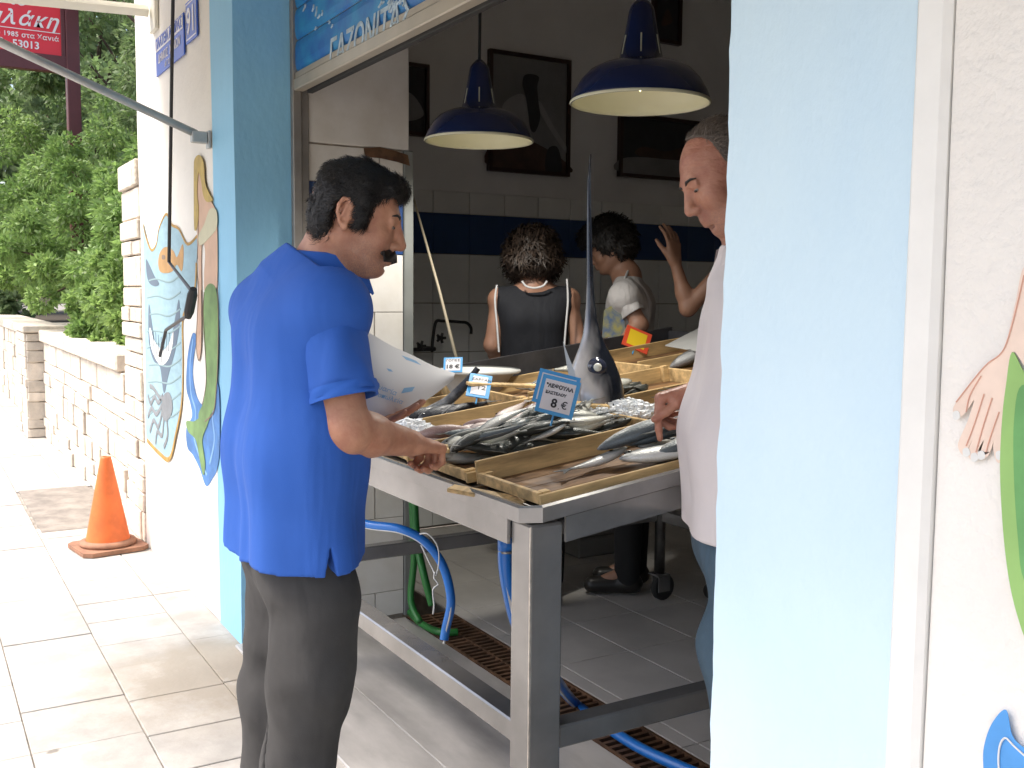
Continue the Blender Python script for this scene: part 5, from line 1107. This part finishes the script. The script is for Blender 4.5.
# ---------------------------------------------------------------- the man in the blue polo shirt
pd = R(15)
hd = Fr(A(353.5, 219, 2.15), RT*math.cos(pd)-UP*math.sin(pd)+FW*.10, UP*math.cos(pd)+RT*math.sin(pd))
neck = A(324, 264, 2.17); chest = A(298, 338, 2.16); belly = A(293, 450, 2.15); pel = A(293, 580, 2.15)
shR = A(327, 312, 2.04); elR = A(345, 430, 2.02); wrR = A(411, 443, 2.20); shL = A(268, 312, 2.28); elL = A(290, 425, 2.42); wrL = A(357, 428, 2.36)
hipR = A(316, 600, 2.09); knR = A(312, 680, 2.08); loR = A(298, 768, 2.10); hipL = A(288, 600, 2.22); knL = A(281, 690, 2.24); loL = A(276, 768, 2.26)
def ankle(k_, l_): q = l_+(l_-k_)*((l_[2]-.10)/(k_[2]-l_[2]))*np.array([.35, .35, 1]); return q
anR, anL = ankle(knR, loR), ankle(knL, loL)
hR = hand_prims(wrR, nz(A(446, 446, 2.33)-wrR), UP+RT*.10-FW*.35, 1, curl=(1.15, 1.35, .8), thumb=(.5, .2), s=1.02)
hL = hand_prims(wrL, nz(A(397, 418, 2.34)-wrL), -UP+FW*.2, -1, curl=(.12, .15, .15), thumb=(.7, .3), s=.92)
W1, R1 = (.075, .080, .082), (.114, .116, .122)
def stubble(mat, name, base, c, r, amt):
    m_ = mat.copy(); m_.name = name; t = m_.node_tree; N = t.nodes; L = t.links; b = N['Principled BSDF']; src = b.inputs['Base Color'].links[0].from_socket; tc = N.new('ShaderNodeTexCoord'); vm = N.new('ShaderNodeVectorMath'); vm.operation = 'DISTANCE'; vm.inputs[1].default_value = tuple(c-base); L.new(tc.outputs['Object'], vm.inputs[0])
    no = N.new('ShaderNodeTexNoise'); no.inputs['Scale'].default_value = 400; L.new(tc.outputs['Object'], no.inputs[0]); mr = N.new('ShaderNodeMapRange'); mr.inputs['From Min'].default_value = r*1.25; mr.inputs['From Max'].default_value = r*.6; L.new(vm.outputs['Value'], mr.inputs[0])
    ml = N.new('ShaderNodeMath'); ml.operation = 'MULTIPLY'; L.new(mr.outputs[0], ml.inputs[0]); m2 = N.new('ShaderNodeMapRange'); m2.inputs['From Min'].default_value = .3; m2.inputs['From Max'].default_value = .65; m2.inputs['To Max'].default_value = amt; L.new(no.outputs['Fac'], m2.inputs[0]); L.new(m2.outputs[0], ml.inputs[1])
    mx = N.new('ShaderNodeMix'); mx.data_type = 'RGBA'; mx.inputs[7].default_value = (.13, .10, .09, 1); L.new(ml.outputs[0], mx.inputs[0]); L.new(src, mx.inputs[6]); L.new(mx.outputs[2], b.inputs['Base Color']); return m_
bs1 = (anR+anL)/2; bs1[2] = 0
SKIN_A = stubble(SKIN, 'tanned_skin_with_stubble', bs1, hd.p(.045, 0, -.085), .075, .6)
man1, b1 = person('moustached man in blue polo shirt and dark trousers reaching over the fish', hd, neck, chest, belly, pel, X_, W1, R1, [(shR, elR, wrR), (shL, elL, wrL)], [(hipR, knR, anR), (hipL, knL, anL)], SKIN_A, .0036, s=1.0, hands=(hR, hL), toe=(.1, 1, 0), nose=1.0, jaw=1.08, armr=(.052, .049, .041, .029))
nax = nz(UP*math.cos(R(35))+RT*math.sin(R(35))); NK = A(321, 266, 2.17)
tp1 = torso_prims(neck, chest, belly, pel+np.array([0, 0, -.05]), X_, W1, R1, sh=[(shR, .066), (shL, .062)])+[cone(NK, A(306, 290, 2.18), .070, .10, .03), cone(A(304, 272, 2.19), A(262, 308, 2.27), .060, .058, .05), cone(A(312, 274, 2.13), A(334, 306, 2.03), .060, .062, .05)]
hemz = .830
def post1(d, P):
    d = d+wob(P, .0045, (14, 17, 5), .3)+wob(P, .0016, (38, 30, 22), 1.1)*np.clip((P[:, 2]-1.0)*3, .3, 1)
    yy = (P[:, 1]-pel[1]); rip = .0065*np.sin(np.arctan2(yy, P[:, 0]-pel[0])*7+P[:, 2]*4)*np.clip((1.2-P[:, 2])*3, 0, 1); d = d+rip
    d = np.maximum(d, hemz+.006*np.sin(P[:, 0]*25)-P[:, 2])
    slit = np.maximum(np.abs(P[:, 1]-(pel[1]+.012))-(hemz+.055-P[:, 2])*.20, (pel[0]+.10)-P[:, 0]); d = np.maximum(d, -slit)
    nk = nz(neck-chest); cut_ = (P-NK) @ nax; d = np.maximum(d, np.where(np.linalg.norm(P-NK, axis=1) < .16, cut_, -1)); return d
polo = cloth('polo_shirt', tp1, POLO, man1, .0042, post1)
sleeve(shR+(shR-elR)*.05, A(345, 397, 2.005), .066, .069, POLO, polo, seed=1, folds=.0035)
m = MB(); aS = A(342.6, 386, 2.007); bS = A(345.2, 399.5, 2.004)
sleeve(aS, bS, .0700, .0703, pbr('blue_rib_knit', (.022, .105, .44), .9, bump=.4, bscale=600, bdist=.001), polo, seed=1, name='sleeve_cuff', folds=.0030)
sleeve(shL, shL+(elL-shL)*.7, .062, .068, POLO, polo, seed=2)
collar(NK+nax*.004, nax, RT*.9+FW*.2, .070, .096, .028, MT['blue_rib_knit'], polo, gap=.55, tips=.03)
tr1 = [cone(pel+X_*.055+Z_*.06, pel-X_*.04+Z_*.06, .098, .098, .04), cone(hipR, knR, .094, .082, .05), cone(knR, loR, .084, .070, .04), cone(loR, anR, .070, .066, .03), cone(hipL, knL, .090, .080, .05), cone(knL, loL, .082, .070, .04), cone(loL, anL, .070, .066, .03)]
def post1t(d, P):
    d = d+wob(P, .0032, (16, 16, 20), 1.3)+wob(P, .0030, (40, 36, 50), 2.0)*(.5+np.exp(-((P[:, 2]-.55)/.14)**2))
    sep = np.abs((P-(hipR+hipL)/2) @ nz(hipR-hipL))-.0035; lowp = P[:, 2]-.70
    d = np.maximum(d, -np.maximum(sep, lowp)); d = np.maximum(d, .055-P[:, 2]); return np.maximum(d, P[:, 2]-.93)
tro = cloth('trousers', tr1, TROUS, man1, .0048, post1t)
m = MB(); P = [A(x, y, 1.985) for x, y in ((345, 585), (341, 640), (336, 700), (325, 768))]; 
def shoes(t, ans, toe, mat=None):
    for a_ in ans:
        tv = nz(toe); P = [cone(np.array([a_[0], a_[1], .05])-tv*.03, np.array([a_[0], a_[1], .045])+tv*.16, .044, .040, .03), cone(a_, a_-Z_*.04, .048, .046, .03)]
        def pst(d, Q): return np.maximum(d, .012-Q[:, 2])
        cloth('shoe', P, mat or pbr('black_leather', (.02, .018, .016), .4), t, .006, pst)
shoes(man1, (anR, anL), (.1, 1, 0))
# hair
def hairline(lines):
    xs = [q[0] for q in lines]; zs_ = [q[1] for q in lines]
    return lambda x: np.interp(x, xs, zs_)
def hair_for(head, prims_local, kz, mat, parent, amp=.004, fr=110, n=1800, ln=.02, wd=.0016, seed=1, h=.004, ear=True, flow=None, lift=.25):
    P = [ell(head.p(*c), r_, .015, head.M) for c, r_ in prims_local]
    def post(d, Q):
        L_ = head.inv(Q); d = d+wob(L_, amp, (fr, fr*.9, fr*.8), seed)+wob(L_, amp*.5, (fr*2.2, fr*2, fr*2.1), seed+1)
        k_ = kz(L_[:, 0])+.003*np.sin(L_[:, 1]*150+L_[:, 0]*90)
        d = np.maximum(d, (k_-L_[:, 2])*.8)
        if ear:
            e = np.sqrt(((L_[:, 0]+.012)/.026)**2+((L_[:, 2]+.006)/.036)**2)-1; d = np.maximum(d, -np.maximum(e*.02, .060-np.abs(L_[:, 1])))
        return d
    fl_ = flow or (lambda Q: -(head.M[2]*.5+head.M[0]*.7)[None]+0*Q)
    return hair_obj(P, post, mat, parent, fl_, n, ln, wd, h, seed, lift)
hair_for(hd, [((-.003, 0, .038), (.090, .082, .084)), ((-.038, 0, .0), (.052, .072, .085)), ((.050, 0, .078), (.050, .058, .033)), ((.0, 0, .079), (.080, .068, .040)), ((.018, .070, .02), (.022, .014, .045)), ((.018, -.070, .02), (.022, .014, .045))],
         hairline([(-.2, -.085), (-.06, -.080), (-.035, -.055), (-.03, -.01), (.012, -.022), (.034, -.018), (.040, .030), (.060, .058), (.075, .066), (.2, .066)]), HAIRB, b1, amp=.0046, fr=85, n=17000, ln=.022, wd=.0010, seed=3, lift=.28)
g0 = random.Random(4); m = MB()
for i in range(320):
    y = g0.uniform(-.044, .044); e = 1-abs(y)/.042; base = hd.p(.098-.42*abs(y)+.002, y, -.043-.22*abs(y)); d_ = hd.M[0]*(.006+.006*e)+hd.M[1]*y*.3-hd.M[2]*.017
    m.tube([base, base+d_*.6, base+d_*1.0-hd.M[2]*.005], [.0022, .0020, .0006], 5, caps=False)
P = spl([hd.p(.0935-.38*abs(y), y, -.048-.22*abs(y)) for y in (-.044, -.030, -.012, .012, .030, .044)], 4); m.tube(P, [.002+.0082*math.sin(math.pi*(i+.8)/(len(P)+.6)) for i in range(len(P))], 10)
mk('moustache', m.vf, HAIRB, b1, smooth=True)

# ---------------------------------------------------------------- balding man behind the pillar
pd = R(31)
hd2 = Fr(A(726.5, 174.5, 2.17), -RT*math.cos(pd)-UP*math.sin(pd)-FW*.10, UP*math.cos(pd)-RT*math.sin(pd))
latn = nz(np.array([FW[0], FW[1], 0]))
neck2 = A(756, 252, 2.18); ch2 = A(770, 325, 2.18); be2 = A(758, 440, 2.18); pe2 = A(752, 545, 2.18)
sh2a = ch2+latn*.17+Z_*.07; sh2b = ch2-latn*.17+Z_*.07; wr2 = A(699, 389, 2.33); el2a = A(748, 410, 2.42); el2b = A(790, 440, 2.06); wr2b = A(800, 520, 2.1)
hp2a, kn2a, lo2a = A(758, 590, 2.25), A(742, 650, 2.22), A(752, 768, 2.22); hp2b, kn2b, lo2b = A(762, 600, 2.08), A(741, 645, 2.06), A(750, 768, 2.08)
an2a, an2b = ankle(kn2a, lo2a), ankle(kn2b, lo2b)
h2 = hand_prims(wr2, -RT*.97-UP*.22+FW*.05, UP-RT*.25, 1, s=1.05, fcurl=[(1.15, .22, .12), (1.25, 1.1, .6), (1.3, 1.2, .6), (1.35, 1.2, .6)], thumb=(.35, .25), spread=.05)
h2b = hand_prims(wr2b, -Z_, -latn, 1, curl=(.3, .3, .2), s=1.0)
bs2 = (an2a+an2b)/2; bs2[2] = 0
SKIN_B = stubble(SKIN2, 'ruddy_skin_with_stubble', bs2, hd2.p(.045, 0, -.085), .07, .45)
man2, b2 = person('balding man in pale pink shirt and jeans pointing at fish beside the right pillar', hd2, neck2, ch2, be2, pe2, latn, (.07, .07, .07), (.120, .130, .125), [(sh2a, el2a, wr2), (sh2b, el2b, wr2b)], [(hp2a, kn2a, an2a), (hp2b, kn2b, an2b)], SKIN_B, .0036, s=1.0, hands=(h2, h2b), toe=-RT, nose=1.0, jaw=1.03, hair=HAIRB, neck_r=.062)
tq = torso_prims(neck2, ch2, be2, pe2, latn, (.075, .075, .075), (.132, .146, .140), sh=[(sh2a, .07), (sh2b, .07)])+[cone(neck2-Z_*.01, neck2-Z_*.06, .08, .1, .03)]
hz2 = A(700, 547, 2.18)[2]+.038
def post2(d, P):
    L_ = (P-ch2); d = d+wob(P, .004, (18, 22, 12), 2.3)+wob(P, .002, (45, 50, 35), .5); d = np.maximum(d, hz2-P[:, 2]); return np.maximum(d, (P-neck2) @ nz(Z_*1.0+RT*.2))
shirt2 = cloth('shirt', tq, PINK, man2, .0048, post2)
collar(neck2-Z_*.012, nz(Z_-RT*.25), -RT, .068, .086, .030, PINK, shirt2, gap=.9, tips=.02)
sleeve(sh2a, el2a+(wr2-el2a)*.12, .07, .06, PINK, shirt2, seed=4); sleeve(sh2b, el2b, .072, .07, PINK, shirt2, seed=5)
tr2 = [cone(pe2+latn*.07, pe2-latn*.07, .118, .118, .04)]
for (a_, b_, c_, e_) in ((hp2a, kn2a, lo2a, an2a), (hp2b, kn2b, lo2b, an2b)): tr2 += [cone(a_, b_, .10, .082, .05), cone(b_, c_, .080, .065, .04), cone(c_, e_, .065, .062, .03)]
def post2t(d, P): d = d+wob(P, .004, (20, 20, 30), .7); d = np.maximum(d, .05-P[:, 2]); return np.maximum(d, P[:, 2]-hz2-.07)
cloth('jeans', tr2, DENIM, man2, .0055, post2t); shoes(man2, (an2a, an2b), -RT*np.array([1, 1, 0]))
hair_for(hd2, [((-.012, 0, .036), (.094, .077, .085)), ((-.050, 0, .0), (.050, .070, .08))],
         hairline([(-.2, -.085), (-.05, -.075), (-.035, -.04), (.0, -.03), (.014, -.02), (.018, .03), (.018, .080), (.038, .106), (.052, .114), (.2, .2)]), HAIRG, b2, amp=.003, fr=110, n=12000, ln=.020, wd=.0006, seed=6, lift=.18)

# ---------------------------------------------------------------- people working at the back of the shop
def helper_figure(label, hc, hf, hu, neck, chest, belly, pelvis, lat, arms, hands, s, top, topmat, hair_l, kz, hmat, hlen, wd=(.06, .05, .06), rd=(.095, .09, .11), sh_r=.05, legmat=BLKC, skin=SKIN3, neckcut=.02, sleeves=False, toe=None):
    head = Fr(hc, hf, hu); g = np.random.default_rng(3)
    hips = [pelvis+lat*q*.085 for q in (-1, 1)]; legs = [(h_, np.array([h_[0], h_[1], .47]), np.array([h_[0], h_[1], .10])) for h_ in hips]
    toe = toe if toe is not None else np.cross(lat, Z_)
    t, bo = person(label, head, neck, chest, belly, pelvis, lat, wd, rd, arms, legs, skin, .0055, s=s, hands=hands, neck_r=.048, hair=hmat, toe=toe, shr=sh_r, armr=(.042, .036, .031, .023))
    tp = torso_prims(neck, chest, belly, pelvis-Z_*.03, lat, wd, [q+.004 for q in rd], sh=[(a[0], sh_r+(.008 if sleeves else -.004)) for a in arms])
    def post(d, P): d = d+wob(P, .003, (20, 20, 14), 1.0); d = np.maximum(d, (P-(neck-Z_*neckcut)) @ Z_); return d if sleeves else np.maximum(d, np.abs((P-chest) @ lat)-(np.abs((arms[0][0]-chest) @ lat)+.012))
    tt = cloth(top, tp, topmat, t, .007, post)
    if sleeves:
        for a in arms: sleeve(a[0], a[0]+(a[1]-a[0])*.6, .052, .056, topmat, tt)
    lg = [cone(pelvis+lat*.05, pelvis-lat*.05, .12, .12, .05)]+[cone(a, b, .098, .07, .04) for a, b, c in legs]+[cone(b, c-Z_*.02, .07, .058, .03) for a, b, c in legs]
    cloth('trousers', lg, legmat, t, .009, lambda d, P: np.maximum(d, np.maximum(.035-P[:, 2], P[:, 2]-pelvis[2]-.08))); shoes(t, [l_[2] for l_ in legs], toe)
    hair_for(head, hair_l, kz, hmat, bo, amp=.008, fr=70, n=3000, ln=hlen, wd=.0035, seed=8, h=.006, ear=False, flow=lambda Q: -head.M[2][None]+0*Q, lift=.5)
    return t, bo, tt
Fh = nz(np.array([FW[0], FW[1], 0])); Rh = nz(np.array([RT[0], RT[1], 0])); D1 = 4.55
nk = A(534, 283, D1); ch = A(534, 322, D1); be = A(534, 375, D1+.05); pv = A(534, 425, D1+.05); pv[2] = max(pv[2], .86)
aL = (A(500, 300, D1), A(492, 345, D1), A(505, 375, D1+.2)); aR = (A(568, 300, D1), A(579, 343, D1), A(566, 372, D1+.2))
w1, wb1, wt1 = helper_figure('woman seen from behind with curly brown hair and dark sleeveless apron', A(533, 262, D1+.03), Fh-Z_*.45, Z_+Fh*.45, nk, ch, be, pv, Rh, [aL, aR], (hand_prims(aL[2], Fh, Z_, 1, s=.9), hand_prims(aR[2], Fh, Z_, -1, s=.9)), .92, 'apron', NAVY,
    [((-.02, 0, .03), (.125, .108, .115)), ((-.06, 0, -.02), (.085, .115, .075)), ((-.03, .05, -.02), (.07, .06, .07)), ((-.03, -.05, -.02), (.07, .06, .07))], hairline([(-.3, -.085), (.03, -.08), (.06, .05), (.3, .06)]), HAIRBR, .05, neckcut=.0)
pipe = pbr('white_piping', (.55, .55, .55), .7); dd = D1-.135
for pts in (((522, 281), (526, 286), (534, 288), (543, 286), (547, 281)), ((497, 285), (495, 300), (497, 325), (499, 352)), ((567, 279), (568, 300), (566, 325), (564, 352))):
    zz = [D1-.105 if 505 < x < 560 else D1-.11 for x, y in pts]; m = MB(); m.tube(spl([A(x, y, z_) for (x, y), z_ in zip(pts, zz)], 4), .0045, 6); mk('piping', m.vf, pipe, wt1)
D2 = 4.7; nk = A(627, 272, D2); ch = A(631, 308, D2); be = A(632, 360, D2); pv = A(634, 410, D2); pv[2] = max(pv[2], .84); lt = nz(Fh*.9+Rh*.3)
aL = (ch+Z_*.05-lt*.15, A(640, 325, D2-.17), A(620, 345, D2-.2)); aR = (ch+Z_*.05+lt*.15, A(612, 330, D2+.15), A(600, 350, D2))
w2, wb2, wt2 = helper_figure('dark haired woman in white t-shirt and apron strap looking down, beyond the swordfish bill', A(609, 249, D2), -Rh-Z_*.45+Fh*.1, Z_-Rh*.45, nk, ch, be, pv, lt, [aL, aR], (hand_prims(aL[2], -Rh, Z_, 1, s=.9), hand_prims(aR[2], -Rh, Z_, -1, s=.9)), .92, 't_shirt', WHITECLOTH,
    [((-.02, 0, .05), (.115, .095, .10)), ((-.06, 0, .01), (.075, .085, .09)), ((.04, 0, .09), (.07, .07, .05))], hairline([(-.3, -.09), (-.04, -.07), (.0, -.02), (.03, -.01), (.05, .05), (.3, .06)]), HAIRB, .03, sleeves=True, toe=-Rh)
m = MB(); m.tube(spl([A(x, y, D2-q) for x, y, q in ((630, 266, .02), (625, 278, .115), (620, 292, .155), (613, 306, .165))], 4), .005, 6); mk('apron_strap', m.vf, pipe, wt2)
m = MB(); P = [A(x, y, D2-.165) for x, y in ((604, 310), (622, 300), (626, 335), (602, 338))]; m.prism(P, tuple(FW*.006)); mk('apron_bib', m.vf, pbr('blue_print_cloth', (.05, .10, .22), .8, vscale=25, col2=(.30, .28, .10), var=.2), wt2)
D3 = 4.45; nk = A(752, 240, D3); ch = A(757, 285, D3); be = A(757, 350, D3); pv = A(757, 420, D3); pv[2] = max(pv[2], .86); lt = nz(Fh)
aL = (A(732, 262, D3-.05), A(688, 308, D3), A(675, 262, D3)); aR = (ch+lt*.17+Z_*.05, A(770, 340, D3+.2), A(768, 400, D3+.2))
hh3 = hand_prims(aL[2], UP-RT*.08, RT*.6-FW*.8, 1, s=.98, curl=(.25, .25, .2), thumb=(.55, .1), spread=.10)
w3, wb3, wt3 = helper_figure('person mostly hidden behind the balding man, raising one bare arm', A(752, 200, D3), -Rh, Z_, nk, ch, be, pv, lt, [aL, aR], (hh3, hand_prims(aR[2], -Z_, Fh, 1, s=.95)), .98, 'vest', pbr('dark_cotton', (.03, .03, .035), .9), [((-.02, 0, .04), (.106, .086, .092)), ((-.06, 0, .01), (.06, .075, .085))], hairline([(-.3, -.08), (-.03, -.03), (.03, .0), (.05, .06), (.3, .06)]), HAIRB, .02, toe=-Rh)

# ---------------------------------------------------------------- wrapping paper held in the man's left hand
pp = thing('wrapping_paper', 'sheet of white wrapping paper with faint blue print, curled in the man\'s left hand', 'paper', tuple(A(385, 410, 2.38)))
TOP = spl([A(x, y, d) for x, y, d in ((352, 326, 2.42), (371, 334, 2.40), (392, 346, 2.42), (412, 355, 2.47), (434, 366, 2.55), (455, 373, 2.62))], 5)
BOT = spl([A(x, y, d) for x, y, d in ((350, 418, 2.36), (372, 420, 2.34), (392, 416, 2.36), (414, 407, 2.43), (434, 395, 2.51), (454, 379, 2.61))], 5)
V = []; nr = 14
def pap(u, v, off=0.0):
    i = u*(len(TOP)-1); a_ = min(int(i), len(TOP)-2); f_ = i-a_; T_ = TOP[a_]*(1-f_)+TOP[a_+1]*f_; B_ = BOT[a_]*(1-f_)+BOT[a_+1]*f_
    return T_*(1-v)+B_*v-FW*(.07*math.sin(math.pi*v)*(1-.75*u)+off)
for i in range(30):
    for j in range(nr): V.append(pap(i/29, j/(nr-1)))
F = [(i*nr+j, i*nr+j+1, (i+1)*nr+j+1, (i+1)*nr+j) for i in range(29) for j in range(nr-1)]
V2 = [v+FW*.0012 for v in V]; n_ = len(V); 
sheet = mk('sheet', (V+V2, F+[tuple(k+n_ for k in f_[::-1]) for f_ in F]), PAPER, pp, smooth=True)
PR = pbr('pale_blue_print', (.22, .42, .66), .7)
def pprint(u0, u1, v0, v1, sk=0.0):
    Vv = []; 
    for i in range(5):
        for j in range(3): u = u0+(u1-u0)*i/4; v = v0+(v1-v0)*j/2; Vv.append(pap(u+sk*(j/2), v, .0009))
    mk('print_mark', (Vv, [(i*3+j, i*3+j+1, (i+1)*3+j+1, (i+1)*3+j) for i in range(4) for j in range(2)]), PR, sheet)
pprint(.50, .64, .08, .13, .05); pprint(.37, .41, .34, .37, .02); pprint(.50, .60, .70, .62, .03)
def on_sheet(s, u, v, size):
    c = pap(u, v, .001); ex = nz(pap(u+.03, v+.01)-pap(u-.03, v-.01)); ey = nz(pap(u, v-.05)-pap(u, v+.05)); ez = np.cross(ex, ey); ey = np.cross(ez, ex)
    mk('lettering', place(text_vf(s, size, depth=.0003, shear=.2), c+ez*.0015, ex, ey, ez), PR, sheet)
on_sheet('συσκευασία', .29, .60, .017); on_sheet('για ιχθυοπωλεία', .29, .70, .016)
